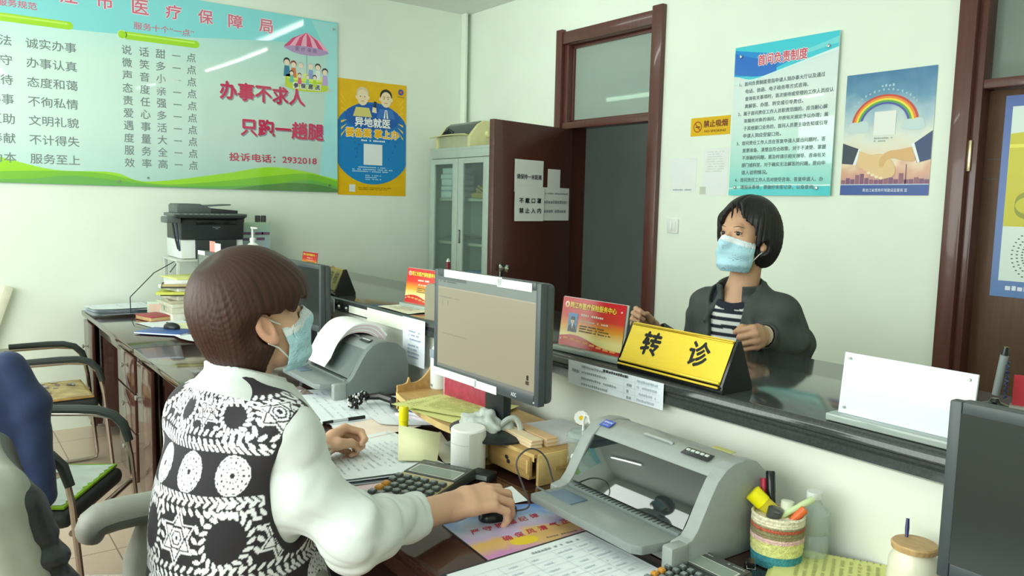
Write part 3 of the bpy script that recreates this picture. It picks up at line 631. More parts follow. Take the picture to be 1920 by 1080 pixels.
# old dot matrix printer on the cabinet
o = thing('dot_matrix_printer', 'old cream dot matrix printer on top of the filing cabinet', 'printer', (-5.27, 3.40, Hc+.002), 0)
crm = M('aged_cream', '#D2D19C', rough=.45, var=.03); crm2 = M('aged_grey', '#AEB496', rough=.5, var=.03)
side = [(-.10, 0), (.20, 0), (.20, .15), (.12, .195), (.03, .20), (-.02, .17), (-.10, .075)]
for x in (-.245, .21): MB().prism(crm, side, .035 if x < 0 else .04, X=fr((x, 0, 0), (0, 1, 0), (0, 0, 1), (1, 0, 0)), bev=.006).build('side_cheek', o)
MB().box(crm2, (0, .05, .045), (.42, .28, .09), .004).build('base', o)
MB().prism(M('smoke_cover', '#2B3440', rough=.12, var=.02), [(-.085, .088), (-.075, .088), (-.005, .165), (.03, .188), (.09, .188), (.09, .198), (.02, .198), (-.02, .172)], .42, X=fr((-.21, 0, 0), (0, 1, 0), (0, 0, 1), (1, 0, 0))).build('cover', o)
b = MB(); n = 10; b.add([(-.30+.52*i/n, -.13+.06*j, .088-.018*math.sin(math.pi*i/n)*0+.012*math.sin(2.6*i/n+j)) for j in range(2) for i in range(n+1)], [(i, i+1, n+2+i, n+1+i) for i in range(n)], crm); q_ = b.build('front_tray', o); sm_ = q_.modifiers.new('s', 'SOLIDIFY'); sm_.thickness = .006
MB().lathe(crm, [(.026, 0), (.026, .022), (.02, .028), (0, .028)], 20, X=fr((.25, .06, .10), (0, 1, 0), (0, 0, 1), (1, 0, 0))).build('paper_knob', o)
b = MB(); 
for k in range(3): b.tube(black, [(-.20+.03*k, -.06, .11), (-.16+.03*k, -.07, .13+.01*k), (-.11+.04*k, -.05, .115), (-.05+.02*k, -.06, .11)], .006, 6)
b.build('ribbon_cable', o)

# --- guest chairs at the left
seatm = M('seat_black', '#2A2F2E', rough=.55, var=.05, bump=.1, bscale=400)
padm = M('arm_pad', '#343C3A', rough=.45, var=.04)
tubeb = M('chair_tube', '#A89C92', rough=.24, metal=.9, var=0)
def guest_chair(label, loc, rz):
    o = thing('guest_chair', label, 'chair', loc, rz)
    # faces +y, seat centre at the origin
    MB().box(seatm, (0, 0, .435), (.47, .46, .065), .028, seg=3).build('seat', o)
    b = MB(); n = 8
    for j in range(n+1):
        pass
    bp = [(.235*math.sin(t)*1.0, 0) for t in (0,)]
    MB().box(seatm, (0, -.255, .70), (.44, .045, .36), .02, X=None, seg=3).build('backrest', o)
    for s in (-1, 1):
        x = s*.25
        fr_ = bpy.data.objects.new('side_frame', None)
        b = MB(); b.tube(tubeb, [(x, -.255, .60), (x, -.25, .655), (x, -.22, .668), (x, .10, .668), (x, .19, .655), (x, .232, .60), (x, .25, .50), (x, .285, .05), (x, .28, .018), (x, .24, .012), (x, -.22, .012)], .011, 8)
        b.build('side_frame', o)
        b = MB(); b.tube(padm, [(x, -.12, .684), (x, .06, .684), (x, .135, .680), (x, .19, .662), (x, .225, .625), (x, .245, .56)], [.016, .018, .018, .018, .018, .016], 10); b.build('arm_pad', o)
    b = MB(); b.tube(tubeb, [(-.25, .245, .40), (.25, .245, .40)], .010, 8); b.build('front_rail', o)
    b = MB(); b.tube(tubeb, [(-.25, -.21, .40), (.25, -.21, .40)], .010, 8); b.build('rear_rail', o)
    b = MB(); b.tube(chrome, [(-.25, -.20, .016), (-.23, -.2, .03), (.23, -.2, .03), (.25, -.20, .016)], .011, 8); b.build('floor_rail', o)
    b = MB()
    b.tube(tubeb, [(-.22, -.235, .44), (-.22, -.25, .60), (-.19, -.275, .80)], .010, 8); b.build('back_post', o)
    b = MB(); b.tube(tubeb, [(.22, -.235, .44), (.22, -.25, .60), (.19, -.275, .80)], .010, 8); b.build('back_post', o)
    return o
guest_chair('chrome framed black guest chair by the left wall, beige mat on it', (-4.68, .45, 0), 0)
guest_chair('chrome framed black guest chair nearer the camera, green edged mat on it', (-3.18, .26, 0), -31)
def cushion(name, label, loc, rz, c, edge, size, art):
    o = thing(name, label, 'cushion', loc, rz); b = MB(); n = 22; w_, d_ = size
    em = M('edge_'+edge.strip('#'), edge, rough=.8, var=.08, scale=40)
    vs, fs = [], []
    def hgt(u, v): return .012+.010*(1-abs(2*u-1)**4)*(1-abs(2*v-1)**4)+.0015*math.sin(9*u+6*v)
    for j in range(n+1):
        for i in range(n+1): u, v = i/n, j/n; sc = .006*math.sin(u*60)*(v in (0, 1)); vs.append(((u-.5)*w_, (v-.5)*d_+sc, hgt(u, v)))
    for j in range(n):
        for i in range(n): a = j*(n+1)+i; fs.append((a, a+1, a+n+2, a+n+1))
    b.add(vs, fs, c); art(b, w_, d_); b.build('top', o)
    MB().box(em, (0, 0, .006), (w_+.022, d_+.022, .011), .004).build('border', o)
mat1 = M('mat_beige', '#CDB684', rough=.9, var=.16, scale=14); mat2 = M('mat_mint', '#CFDCD4', rough=.9, var=.05, scale=14)
def art1(b, w, d):
    for k in range(14):
        q = random.Random(k+40); b.disc(C_(q.choice(['#7A5A56', '#A8704A', '#D8CFC0', '#8C8A9C', '#C8C4BC'])), q.uniform(-.16, .16), q.uniform(-.15, .15), q.uniform(.012, .035), q.uniform(.008, .018), .0245+k*.0002, 12)
def art2(b, w, d):
    b.disc(C_('#6E4A3C'), -.06, .06, .03, .018, .0245, 12); b.disc(C_('#8A7458'), -.035, .07, .025, .016, .0247, 12); b.disc(C_('#E3E2BE'), .0, .05, .035, .02, .0249, 12)
    for k in range(4): b.poly(C_(['#8E93B8', '#E4E6B8', '#8E93B8', '#DDE0C4'][k]), [(-.18, -.05-.035*k), (.10, -.03-.035*k), (.12, -.045-.035*k), (-.18, -.068-.035*k)], .0245+k*.0003)
cushion('seat_mat', 'beige patterned seat mat on the far guest chair', (-4.68, .45, .4685), 0, mat1, '#B08E52', (.42, .40), art1)
cushion('seat_mat', 'mint green seat mat with a bright green edge on the near guest chair', (-3.18, .26, .4685), -31, mat2, '#86B428', (.42, .40), art2)
# ================================================================== THINGS ON THE COUNTER
Z1 = CZ+.0006
gold = M('gold_plate', '#E6C83A', rough=.30, metal=.25, var=.03, scale=60, stretch=(.3, 12, 12)); goldd = M('gold_edge', '#B9962A', rough=.25, metal=.6, var=0)
blk = M('black_gloss', '#17191B', rough=.18, var=0)
def name_block(label, loc, rz, W, H, D, chars, g=gold):
    """triangular desk plate: gold face towards -y"""
    o = thing('name_plate', label, 'sign', loc, rz); 
    tri = [(-D/2, 0), (D/2, 0), (D/2, .012), (.006, H), (-.006, H), (-D/2, .022)]
    for s in (-1, 1): MB().prism(blk, tri, .007, X=fr((s*W/2-.0035, 0, 0), (0, 1, 0), (0, 0, 1), (1, 0, 0))).build('end_cap', o)
    MB().prism(blk, [(-D/2+.004, .003), (D/2-.004, .003), (0, H-.005)], W-.008, X=fr((-W/2+.004, 0, 0), (0, 1, 0), (0, 0, 1), (1, 0, 0))).build('body', o)
    sl = math.hypot(D/2-.006, H-.022); ud = Vector((0, (D/2-.006), H-.022)).normalized()
    b = MB(); b.box(g, (0, sl/2, .0008), (W-.012, sl, .0016)); b.box(goldd, (0, sl-.006, .003), (W-.012, .006, .005), .002)
    b.box(g, (0, .004, .0035), (W-.012, .007, .007), .003); b.box(g, (0, -.008, .003), (W-.010, .006, .008), .003)
    for ch, x in chars: b.text(inkb if g is gold else M('ink_brown', '#4A452E', rough=.6, var=0), ch, x, sl*.28, h=sl*.55, w=sl*.55*1.0, z=.0022, al='C', bold=.0022 if g is gold else .0008, slant=.0)
    b.build('face_plate', o, X=fr((0, -D/2, .022), (1, 0, 0), ud))
    return o
name_block('large yellow name plate with two black characters, before the standing visitor', (-1.398, 1.603, Z1), -1.5, .368, .128, .112, [('转', -.085), ('诊', .085)])
name_block('dull gold name plate at the far end of the counter, set at an angle', (-3.60, 1.615, Z1), -8, .22, .125, .10, [('审', -.045), ('核', .045)], M('gold_dull', '#9C8F4C', rough=.4, metal=.3, var=.04))

acr = G('acrylic', '#DDE8E4', mixt=.72); acr2 = M('acrylic_edge', '#AEBBB4', rough=.12, var=0, spec=.7, alpha=.75)
cred = GR('id_card_red', [(0, '#E9DE96'), (.22, '#F0E29A'), (.42, '#E8A23C'), (.62, '#D8443A'), (1, '#C3262E')], 1, .0, .15, rough=.18)
def id_stand(label, loc, rz, seed, photo=True):
    o = thing('card_stand', label, 'sign', loc, rz); W, H = .268, .150
    MB().box(acr2, (0, .0, .010), (W+.028, .060, .016), .003).build('base', o)
    b = MB(); b.box(M('acrylic_sheet', '#C9D2C8', rough=.1, var=0), (0, .004, H/2), (W+.006, .004, H+.004)); b.build('back_sheet', o, X=T(0, -.008, .018, -7))
    b = MB(); b.box(cred, (W/2, H/2, .0006), (W, H, .0012)); z = .0016
    p = smooth([(.0, .028), (.05, .036), (.10, .034), (.17, .018), (.22, .012), (W, .012)]); b.band(C_('#C03A34', .18), [(x, .0005) for x, y in p], p, z)
    b.text(C_('#7A1A10', .2), '同江市医疗保险服务中心', .037, .119, h=.018, w=.196, z=z+.0002, bold=.0016); b.text(C_('#F4D34A', .2), '同江市医疗保险服务中心', .037, .119, h=.018, w=.196, z=z+.0005, bold=.0006)
    b.disc(C_('#EFD9B8', .2), .022, .128, .010, .010, z, 12); b.disc(C_('#D8443A', .2), .022, .127, .004, .006, z+.0003, 10)
    if photo:
        b.rect(C_('#3F8AC8', .2), .034, .045, .074, .103, z+.0002); b.poly(C_('#1E2430', .2), [(.036, .0455), (.072, .0455), (.068, .064), (.058, .072), (.050, .072), (.040, .064)], z+.0004)
        b.poly(C_('#E6E8E8', .2), [(.050, .071), (.058, .071), (.054, .054)], z+.0006); b.disc(C_('#E0BF9A', .2), .054, .080, .0085, .011, z+.0007, 14); b.poly(C_('#1E1C20', .2), [(.0455, .082), (.0625, .082), (.061, .0925), (.047, .0925)], z+.0009)
    w_ = C_('#EFE0D2', .3); k_ = C_('#6A5A3C', .3)
    lines(b, w_, .088, .19, [.098], z+.0003, .007, .2, seed=seed); lines(b, w_, .088, .21, [.080], z+.0003, .005, .1, seed=seed+1); lines(b, k_, .086, .25, [.066, .058, .050], z+.0003, .0045, .35, seed=seed+2)
    for k in range(8): b.rect(C_('#EFA05A', .3), .02+.029*k, .012-.0*k+.012*math.cos(k*.45)*.6+.002, .042+.029*k, .020+.012*math.cos(k*.45)*.6, z+.0004)
    b.disc(C_('#F0E4DC', .3), .008, .020, .003, .003, z+.0004, 8); b.disc(C_('#F0E4DC', .3), W-.014, .128, .003, .003, z+.0004, 8)
    b.build('card', o, X=T(-W/2, -.0105, .019) @ Euler((R(83), 0, 0)).to_matrix().to_4x4())
    return o
id_stand('red staff card in a clear stand beside the yellow name plate', (-1.752, 1.600, Z1), 2, 60)
id_stand('red staff card in a clear stand left of the lit monitor', (-2.895, 1.685, Z1), 4, 70, False)
o_ = id_stand('pinkish red staff card farthest along the counter, by the brown hair', (-4.74, 1.93, Z1), 2, 80, False); o_.scale = (.80, .80, .74)
# white acrylic panel
o = thing('white_panel_stand', 'blank white acrylic panel standing on the right end of the counter', 'sign', (-.795, 1.585, Z1), 0)
MB().box(acr2, (0, .0, .009), (.300, .060, .016), .003).build('base', o)
b = MB(); b.box(M('white_acrylic', '#DEE6EE', rough=.12, var=0, spec=.6), (0, .066, 0), (.272, .132, .006), .001); b.build('panel', o, X=T(0, -.002, .017, 84))
for x, z in ((-.122, .120), (.122, .120), (-.122, .014)): MB().cyl(steel, (x, -.0035+.105*0, z), (x, -.0085, z), .003, 10).build('screw', o, X=T(0, .012*(z/.15), .017))
# pen on a curly cord + red thing
o = thing('counter_pen', 'grey pen standing in a holder on the counter behind the dark monitor', 'pen', (-.795, 2.02, Z1), 0)
b = MB(); b.lathe(blk, [(.028, 0), (.028, .006), (.012, .012), (.008, .020)], 20); b.build('holder', o)
b = MB(); b.tube(M('pen_grey', '#8F9898', rough=.3, var=0), [(0, 0, .028), (.012, .0, .125)], [.008, .009], 12); b.tube(blk, [(.012, 0, .122), (.014, 0, .145)], [.0085, .006], 12); b.build('barrel', o)
b = MB(); b.tube(M('cord_blue', '#33456A', rough=.4, var=0), [(.012+.004*math.cos(k*1.9)+.008, .004*math.sin(k*1.9)+.002, .11-.0035*k) for k in range(26)], .0022, 6); b.build('cord', o)
o = thing('red_card', 'small red card at the right picture edge, on the counter', 'sign', (-.71, 2.06, Z1), 20); MB().box(red, (0, 0, .04), (.12, .004, .08)).build('face', o); MB().box(acr2, (0, 0, .004), (.13, .05, .008), .002).build('base', o)
# far things on the counter
o = thing('fountain_pen', 'dark red pen standing upright on the counter left of the lit monitor', 'pen', (-3.06, 1.905, Z1), 0); b = MB(); b.lathe(blk, [(.028, 0), (.028, .014), (.010, .022)], 18); b.build('holder', o)
b = MB(); b.tube(M('pen_red', '#6E1F2A', rough=.25, var=0), [(0, 0, .018), (0, 0, .185)], [.008, .010], 12); b.tube(chrome, [(0, 0, .185), (0, 0, .200)], [.010, .004], 12); b.build('barrel', o)
b = MB(); bx = M('grey_holder', '#8C8874', rough=.4, var=.02)
b.prism(bx, smooth([(0, 0), (.075, 0), (.075, .125), (.06, .138), (.02, .138), (0, .11), (0, 0)], 3)[:-1], .055, X=fr((0, 0, 0), (1, 0, 0), (0, 0, 1), (0, -1, 0))); tag(b.build('file_holder', X=T(-2.665, 1.605, Z1, 0, 0, 8)), 'grey beige plastic holder half hidden by the lit monitor', 'holder')
b = MB(); wavy_sheet(b, M('paper_cream', '#DDE3CC', rough=.8, var=.02), 0, 0, .27, .13, .0015, 8, z=.0022); lines(b, inkl, .05, .22, [.03, .05, .07, .09], .0058, .007, .3, seed=33); tag(b.build('paper_slip', X=T(-3.055, 1.548, Z1, 0, 0, 0)), 'cream printed slip lying flat under the left red staff card', 'paper')
# labels on the counter edge
def edge_label(name, x0, x1, z0, z1, label, m=paper, draw=None, y=CY0-.002, cat='label', grp=None):
    b = MB(); w_, h_ = x1-x0, z1-z0; wavy_sheet(b, m, 0, 0, w_, h_, .0008, 6, x0, .001)
    if draw: draw(b, w_, h_)
    return tag(b.build(name, X=fr((x0, y, z0), (1, 0, 0), (0, 0, 1))), label, cat, grp)
cream2 = M('label_cream', '#DFE5D6', rough=.7, var=.02)
edge_label('edge_label', -3.30, -3.105, .998, 1.030, 'short cream strip taped on the counter edge, nearest the hanging key', cream2)
edge_label('edge_label', -3.11, -2.775, .988, 1.043, 'long cream strip taped on the counter edge behind the far printer', cream2, None, CY0-.0045)
def d1_(b, w, h): lines(b, C_('#A9B9D2'), w*.3, w*.85, [h*.70, h*.62, h*.53], .0035, .007, .3, seed=41); lines(b, C_('#A9B9D2'), w*.25, w*.85, [h*.40, h*.32, h*.24, h*.16], .0035, .007, .3, seed=42)
edge_label('hanging_sheet', -2.785, -2.61, .862, 1.047, 'white sheet hanging down from the counter edge behind the spray bottle', M('paper_blueish', '#E3EAF2', rough=.8, var=.01), d1_, CY0-.007)
def d2_(b, w, h):
    g = M('ink_grid', '#B8C6CE', rough=.8, var=0)
    for y in (.25, .5, .75): b.rect(g, w*.14, h*y, w*.97, h*y+.0006, .0035)
    for x in (.145, .62, .73): b.rect(g, w*x, h*.04, w*x+.0006, h*.97, .0035)
    lines(b, inkl, w*.05, w*.13, [h*.55], .0036, .008, 0, seed=51); lines(b, inkl, w*.16, w*.55, [h*.80, h*.57, h*.32, h*.08], .0036, .007, .35, seed=52); lines(b, ink, w*.40, w*.66, [h*.85], .0037, .008, .0, seed=53); lines(b, inkl, w*.65, w*.70, [h*.55, h*.30, h*.06], .0036, .008, 0, seed=54); lines(b, g, w*.75, w*.95, [h*.8, h*.57, h*.32, h*.08], .0036, .007, .3, seed=55)
edge_label('edge_sheet', -1.768, -1.388, .975, 1.046, 'white printed table sheet taped on the counter edge below the yellow name plate', M('paper_blueish'), d2_, CY0-.004)
o = thing('hanging_key', 'white key tag hanging from the counter edge at the far printer', 'key', (-3.465, CY0-.006, 1.03))
MB().box(white, (0, -.002, -.018), (.034, .008, .062), .004).build('tag', o); b = MB(); b.tube(M('key_brass', '#9C7A5C', rough=.35, metal=.6, var=0), [(0, -.002, -.05), (.006, -.003, -.08), (-.006, -.003, -.105), (.003, -.003, -.13)], .004, 6); b.ell(M('key_brass'), (-.012, -.003, -.085), (.010, .003, .014)); b.build('key', o)
for k, x in enumerate((-3.405, -3.325)): tag(MB().lathe(chrome, [(.009, 0), (.009, .006), (.005, .012), (0, .012)], 12, X=fr((0, 0, 0), (1, 0, 0), (0, 0, 1))).build('hook', loc=(x, CY0+.0, 1.012)), ['small metal hook on the counter edge right beside the key tag', 'small metal hook on the counter edge at the first cream strip'][k], 'hook', 'hooks on the counter edge')

# ================================================================== THINGS ON THE DESKS
ZD = DZ+.0006
pgrey = M('printer_grey', '#858D8C', rough=.38, var=.015, scale=60); pgrey2 = M('printer_grey_light', '#979E9C', rough=.36, var=.015, scale=60); pdark = M('printer_grey_dark', '#6E7878', rough=.42, var=.02)
smoke = M('smoked_window', '#22292B', rough=.04, var=0, spec=.9, coat=.6)
def slip_printer(label, loc, rz, dark=False):
    """flat bed dot matrix printer, front towards -y, origin at middle of the front lower edge of its body"""
    o = thing('dot_matrix_printer', label, 'printer', loc, rz); W = .425; top_m = pgrey2 if not dark else pgrey; sd = pgrey2 if not dark else pdark
    side = [(0, 0), (.275, 0), (.275, .10), (.262, .165), (.225, .196), (.185, .205), (.15, .203), (.125, .193), (.10, .172), (.082, .145), (.045, .082), (.03, .066), (0, .06)]
    for s in (-1, 1): MB().prism(sd, side, .034, X=fr((-W/2 if s < 0 else W/2-.034, 0, 0), (0, 1, 0), (0, 0, 1), (1, 0, 0)), bev=.003).build('side_cheek', o, smooth=40)
    MB().prism(top_m, [(.02, .002), (.272, .002), (.272, .10), (.259, .163), (.223, .193), (.185, .202), (.15, .200), (.127, .191), (.108, .172), (.106, .155), (.05, .062), (.02, .055)], W-.064, X=fr((-W/2+.032, 0, 0), (0, 1, 0), (0, 0, 1), (1, 0, 0))).build('body', o, smooth=40)
    # smoked cover
    sl = Vector((0, .108-.040, .172-.070)); ln = sl.length
    b = MB(); b.box(smoke if not dark else M('cover_grey', '#5F6A6A', rough=.25, var=.02), (0, ln/2, .002), (W-.070, ln, .004), .001); b.build('window_cover', o, X=fr((0, .042, .071), (1, 0, 0), sl))
    b = MB(); b.box(pdark, (0, .040, .063), (W-.07, .028, .010), .002)
    for k in range(24): b.box(black, (-.15+.0128*k, .036, .0685), (.0012, .022, .001))
    b.build('feed_slot', o)
    # sheet tray
    b = MB(); b.prism(pgrey, [(-.185, -.080), (.150, -.080), (.168, -.066), (.178, -.01), (.178, .030), (-.185, .030)], .020, X=T(0, 0, .040), bev=.003); b.build('tray', o)
    b = MB(); b.box(M('guide_blue', '#64788A', rough=.4, var=0), (-.120, -.022, .0612), (.085, .050, .003), .001); b.box(pdark, (-.145, -.045, .0615), (.12, .003, .003)); b.build('paper_guide', o)
    b = MB(); b.box(pgrey2, (W/2-.012, -.006, .032), (.030, .050, .062), .006); b.build('front_lug', o)
    b = MB(); nrm = Vector((0, .018, .0)); b.box(M('panel_black', '#2C3234', rough=.3, var=0), (0, 0, .001), (.075, .026, .002), .001)
    for k in range(5): b.box(M('button_grey', '#C2CCC8', rough=.3, var=0), (-.028+.013*k, .004, .0025), (.010, .007, .003), .001)
    b.build('control_panel', o, X=fr((.120, .140, .1995), (1, 0, 0), (0, .95, .30)))
    b = MB(); b.box(M('badge_blue', '#2C4FB4', rough=.3, var=0), (0, 0, .0008), (.034, .026, .0016)); b.text(C_('#D8E0F0'), 'EPSON', 0, .001, h=.006, w=.026, z=.0018, al='C', bold=.0003); b.text(C_('#D8E0F0'), 'LQ-735K', 0, -.009, h=.004, w=.020, z=.0018, al='C')
    b.build('badge', o, X=fr((-.165, .138, .199), (1, 0, 0), (0, .93, .36)))
    b = MB(); b.tube(top_m, [(-.05, .150, .2005), (-.04, .148, .203), (.03, .148, .203), (.04, .150, .2005)], .004, 8); b.build('lid_grip', o)
    if not dark: MB().box(M('sticker_yellow', '#B8B878', rough=.5, var=0), (.125, .222, .198), (.055, .016, .002)).build('sticker', o, X=T(0, 0, 0))
    return o
slip_printer('large grey dot matrix printer in front, beside the striped pencil basket', (-1.222, 1.188, ZD), -1)
p1 = slip_printer('darker grey dot matrix printer beyond the vested person, paper piled on it', (-2.865, 1.205, ZD), -1, True)
# fan fold paper over the far printer
o = thing('fanfold_paper', 'white and pink fanfold paper stack lying over the far printer', 'paper', (-2.925, 1.205, ZD), -1)
path = smooth([(.030, .130), (.062, .190), (.112, .240), (.165, .254), (.225, .242), (.268, .20)], 5)
def ribbon(dz, col_, x0, x1, name):
    b = MB(); n = len(path); vs = []; fs = []
    for i, (y, z) in enumerate(path):
        for x in (x0, x1):
            vs.append((x, y-dz*.55, z-dz)); vs.append((x, y-(dz+.0062)*.55, z-dz-.0062))
    for i in range(n-1):
        a = 4*i; c = a+4; fs += [(a, a+2, c+2, c), (a+1, c+1, c+3, a+3), (a, c, c+1, a+1), (a+2, a+3, c+3, c+2)]
    fs += [(0, 1, 3, 2), (4*n-4, 4*n-2, 4*n-1, 4*n-3)]
    b.add(vs, fs, col_); return b.build(name, o, smooth=30)
pkp = M('paper_pink', '#E4CDD2', rough=.85, var=.02)
for k in range(6): ribbon(.0064*k, paper if k % 2 == 0 else pkp, -.105+.004*(k % 2), .105-.003*k, 'sheet_layer')

# lit monitor of the vested person
def monitor(label, loc, rz, W, H, lit, strips, base_z, fx=1.15, fy=.85, dy=.05):
    """screen faces -y; origin under the screen on what it stands on"""
    o = thing('monitor', label, 'monitor', loc, rz); z0 = base_z
    fmn = M('monitor_grey', '#454D50', rough=.4, var=.02)
    b = MB(); t = .020
    b.box(fmn, (0, 0, z0+.014), (W-.041, .0215, .028), .002); b.box(fmn, (0, 0, z0+H-.010), (W-.041, .0215, .020), .002)
    for s in (-1, 1): b.box(fmn, (s*(W/2-.010), 0, z0+H/2), (.020, .022, H), .003)
    b.build('bezel', o)
    MB().box(fmn, (0, .026, z0+H/2), (W-.004, .034, H-.004), .014, seg=3).build('back_shell', o)
    b = MB(); b.rect(lit, -W/2+.019, .027, W/2-.019, H-.019, 0)
    if strips == 'lit':
        sc = lambda h, e=.60: M('screen_'+h.strip('#'), h, rough=.3, var=0, emit=e)
        hdr_ = sc('#8E9C92'); b.rect(hdr_, -W/2+.019, H-.050, W/2-.019, H-.0195, .0002); b.rect(sc('#BDB79E'), -W/2+.019, H-.054, W/2-.019, H-.050, .0003); b.rect(sc('#6E7878'), -W/2+.019, H-.031, -W/2+.17, H-.0195, .0003)
        b.rect(sc('#8E928A'), -W/2+.019, .027, W/2-.019, .036, .0003)
        g_ = sc('#9A9A86')
        for x, y0, y1 in ((-.09, .11, .235), ): b.rect(g_, x, y0+.12, x+.0015, y1, .0004)
        lines(b, g_, -W/2+.05, -.08, [.128], .0004, .003, 0, seed=5); lines(b, g_, -W/2+.03, -.1, [.236], .0004, .004, .2, seed=6); lines(b, sc('#5A6460'), -W/2+.03, -.12, [H-.036], .0005, .004, .2, seed=7)
        for x in (-.21, -.18): b.rect(g_, x, .215, x+.004, .230, .0004)
        b.rect(sc('#3A3028'), W/2-.052, .062, W/2-.043, .075, .0004); b.rect(sc('#5A4A38'), W/2-.055, .050, W/2-.041, .060, .0004)
    b.build('screen', o, X=T(0, -.0095, z0) @ Euler((R(90), 0, 0)).to_matrix().to_4x4())
    if True:
        b = MB(); b.box(black, (0, .05, (z0+.12)/2+.004), (.09, .03, z0+.10), .006); b.build('neck', o)
        b = MB(); b.lathe(black, [(.115, 0), (.115, .006), (.10, .013), (.03, .018), (0, .018)], 32, X=Matrix.Translation((0, dy, 0)) @ Matrix.Diagonal((fx, fy, 1, 1))); b.build('foot', o)
    return o
ZT = .855+.0006
lit = bpy.data.materials.new('screen_lit'); lit = M('screen_lit', '#B3AD93', rough=.25, var=0, emit=.60)
mo = monitor('lit monitor of the vested person, paper strips along its frame', (-1.80, 1.245, ZT), 1, .505, .318, lit, 'lit', .130, 1.18, .90, .022)
for x0, x1, zz, lb in ((-.195, .09, .309, 'top_strip'), (.07, .218, .305, 'top_strip'), (-.253, -.02, .010, 'bottom_strip'), (-.03, .075, .008, 'bottom_strip')):
    b = MB(); b.box(paper, ((x0+x1)/2, -.0125, .130+zz), (x1-x0, .0016, .022)); 
    if lb == 'top_strip': lines(b, inkl, x0+.01, x1-.01, [.003], .0015, .007, .05, X=None) if False else None
    b.build('paper_strip', mo)
b = MB(); b.text(C_('#D5DDDD'), 'AOC', 0, 0, h=.010, w=.022, al='C', bold=.0004); b.build('logo', mo, X=T(.150, -.0115, .139) @ Euler((R(90), 0, 0)).to_matrix().to_4x4())
MB().ell(M('led', '#BFC8C8', rough=.3, var=0), (.235, -.0115, .139), (.003, .002, .003)).build('power_button', mo)
off = M('screen_off', '#2E3331', rough=.22, var=0); offg = M('screen_off_grey', '#6A726E', rough=.3, var=0)
m2 = monitor('dark monitor rising behind the brown hair, on the far desk', (-3.535, 1.395, ZD), 1, .50, .300, off, '', .145)
m3 = monitor('grey screened monitor left of the brown hair, paper slip on its top', (-3.93, 1.13, ZD), 3, .50, .310, offg, '', .155)
b = MB(); b.box(paper, (-.18, -.0125, .455), (.10, .0016, .020)); b.build('paper_strip', m3)
b = MB(); b.box(C_('#D98C80'), (-.09, .012, .489), (.075, .003, .055)); b.build('red_slip', m3); b = MB(); b.box(paper, (-.01, .010, .482), (.075, .003, .055)); b.build('white_slip', m3)
m4 = monitor('big black monitor cropped by the right picture edge', (-.330, 1.385, ZD), 0, .56, .308, off, '', .112)

# wooden organiser
wood = M('bamboo_ply', '#B8945A', rough=.5, var=.10, scale=7, stretch=(.6, 9, 9)); woode = M('ply_edge', '#D6B87A', rough=.55, var=.08, scale=30)
o = thing('desk_organiser', 'wooden desk organiser with a small drawer under the lit monitor', 'organiser', (-2.52, 1.17, ZD), 0)
fp = smooth([(.156, .100), (.25, .075), (.40, .045), (.55, .027), (.66, .035), (.76, .066), (.955, .075)], 4)
top = fp + [(.96, .30), (.156, .335)]
MB().prism(wood, top, .009, X=T(0, 0, .076)).build('top_board', o)
b = MB(); b.add([(x, y-.0006, .0855) for x, y in fp] + [(x, y-.0006, .066) for x, y in fp], [(i, i+1, len(fp)+i+1, len(fp)+i) for i in range(len(fp)-1)], woode); b.build('front_lip', o)
MB().box(woode, (.956, .185, .042), (.010, .20, .084), .001).build('right_side', o); MB().box(wood, (.968, .185, .042), (.004, .10, .010)).build('tenon', o)
b = MB(); b.prism(wood, [(.10, 0), (.10, .108)] + smooth([(.10, .108), (.135, .112), (.145, .132), (.155, .112), (.19, .118), (.225, .150), (.245, .195), (.27, .215), (.30, .205)], 4)[1:] + [(.30, 0)], .009, X=fr((.158, 0, 0), (0, 1, 0), (0, 0, 1), (1, 0, 0))); b.build('left_side', o)
dr = MB().box(wood, (.845, .072, .048), (.20, .010, .056), .001).build('drawer', o, X=T(0, 0, 0))
for x in (.752, .938): MB().box(woode, (x, .0655, .050), (.007, .004, .036), .001).build('drawer_tab', dr)
b = MB(); b.disc(black, .845, .0, .008, .006, 0, 14); b.disc(black, .853, -.010, .008, .006, 0, 14); b.build('finger_hole', dr, X=T(0, .0665, .052) @ Euler((R(90), 0, 0)).to_matrix().to_4x4())
MB().box(wood, (.745, .17, .038), (.008, .20, .076), .001).build('divider', o); MB().box(wood, (.845, .165, .018), (.19, .19, .006)).build('drawer_floor', o)
# things on the organiser
yel = M('form_yellow', '#D9DC8E', rough=.85, var=.03); yel2 = M('note_yellow', '#E8E8BC', rough=.85, var=.02)
def form(name, label, loc, rz, w_, d_, m=yel, n=1, holes=True, seed=0, cat='form', inkm=None, grp=None, curl=0.):
    b = MB(); im = inkm or M('ink_form', '#B2B676', rough=.8, var=0); n_ = 12
    def zf(u, v): return .002+.0012*math.sin(5*u+3*v+seed)+curl*(max(0, u-.55)**2+max(0, .4-v)**2)
    vs = [((i/n_-.5)*w_, (j/n_-.5)*d_, zf(i/n_, j/n_)) for j in range(n_+1) for i in range(n_+1)]
    fs = [(j*(n_+1)+i, j*(n_+1)+i+1, (j+1)*(n_+1)+i+1, (j+1)*(n_+1)+i) for j in range(n_) for i in range(n_)]
    b.add(vs, fs, m); 
    if curl == 0: lines(b, im, -w_*.4, w_*.42, [d_*(.36-.075*k) for k in range(10)], .0046, d_*.03, .4, seed=seed)
    if holes:
        for k in range(int(d_/.0127)): b.disc(C_('#7A7650', .8), -w_/2+.007, -d_/2+.007+.0127*k, .002, .002, .0044, 8)
    return tag(b.build(name, X=T(*loc, 0, 0, rz)), label, cat, grp)
form('yellow_form', 'yellow fanfold form sticking farthest forward under the lit monitor', (-2.085, 1.300, ZT+.0005), 10, .30, .21, seed=1)
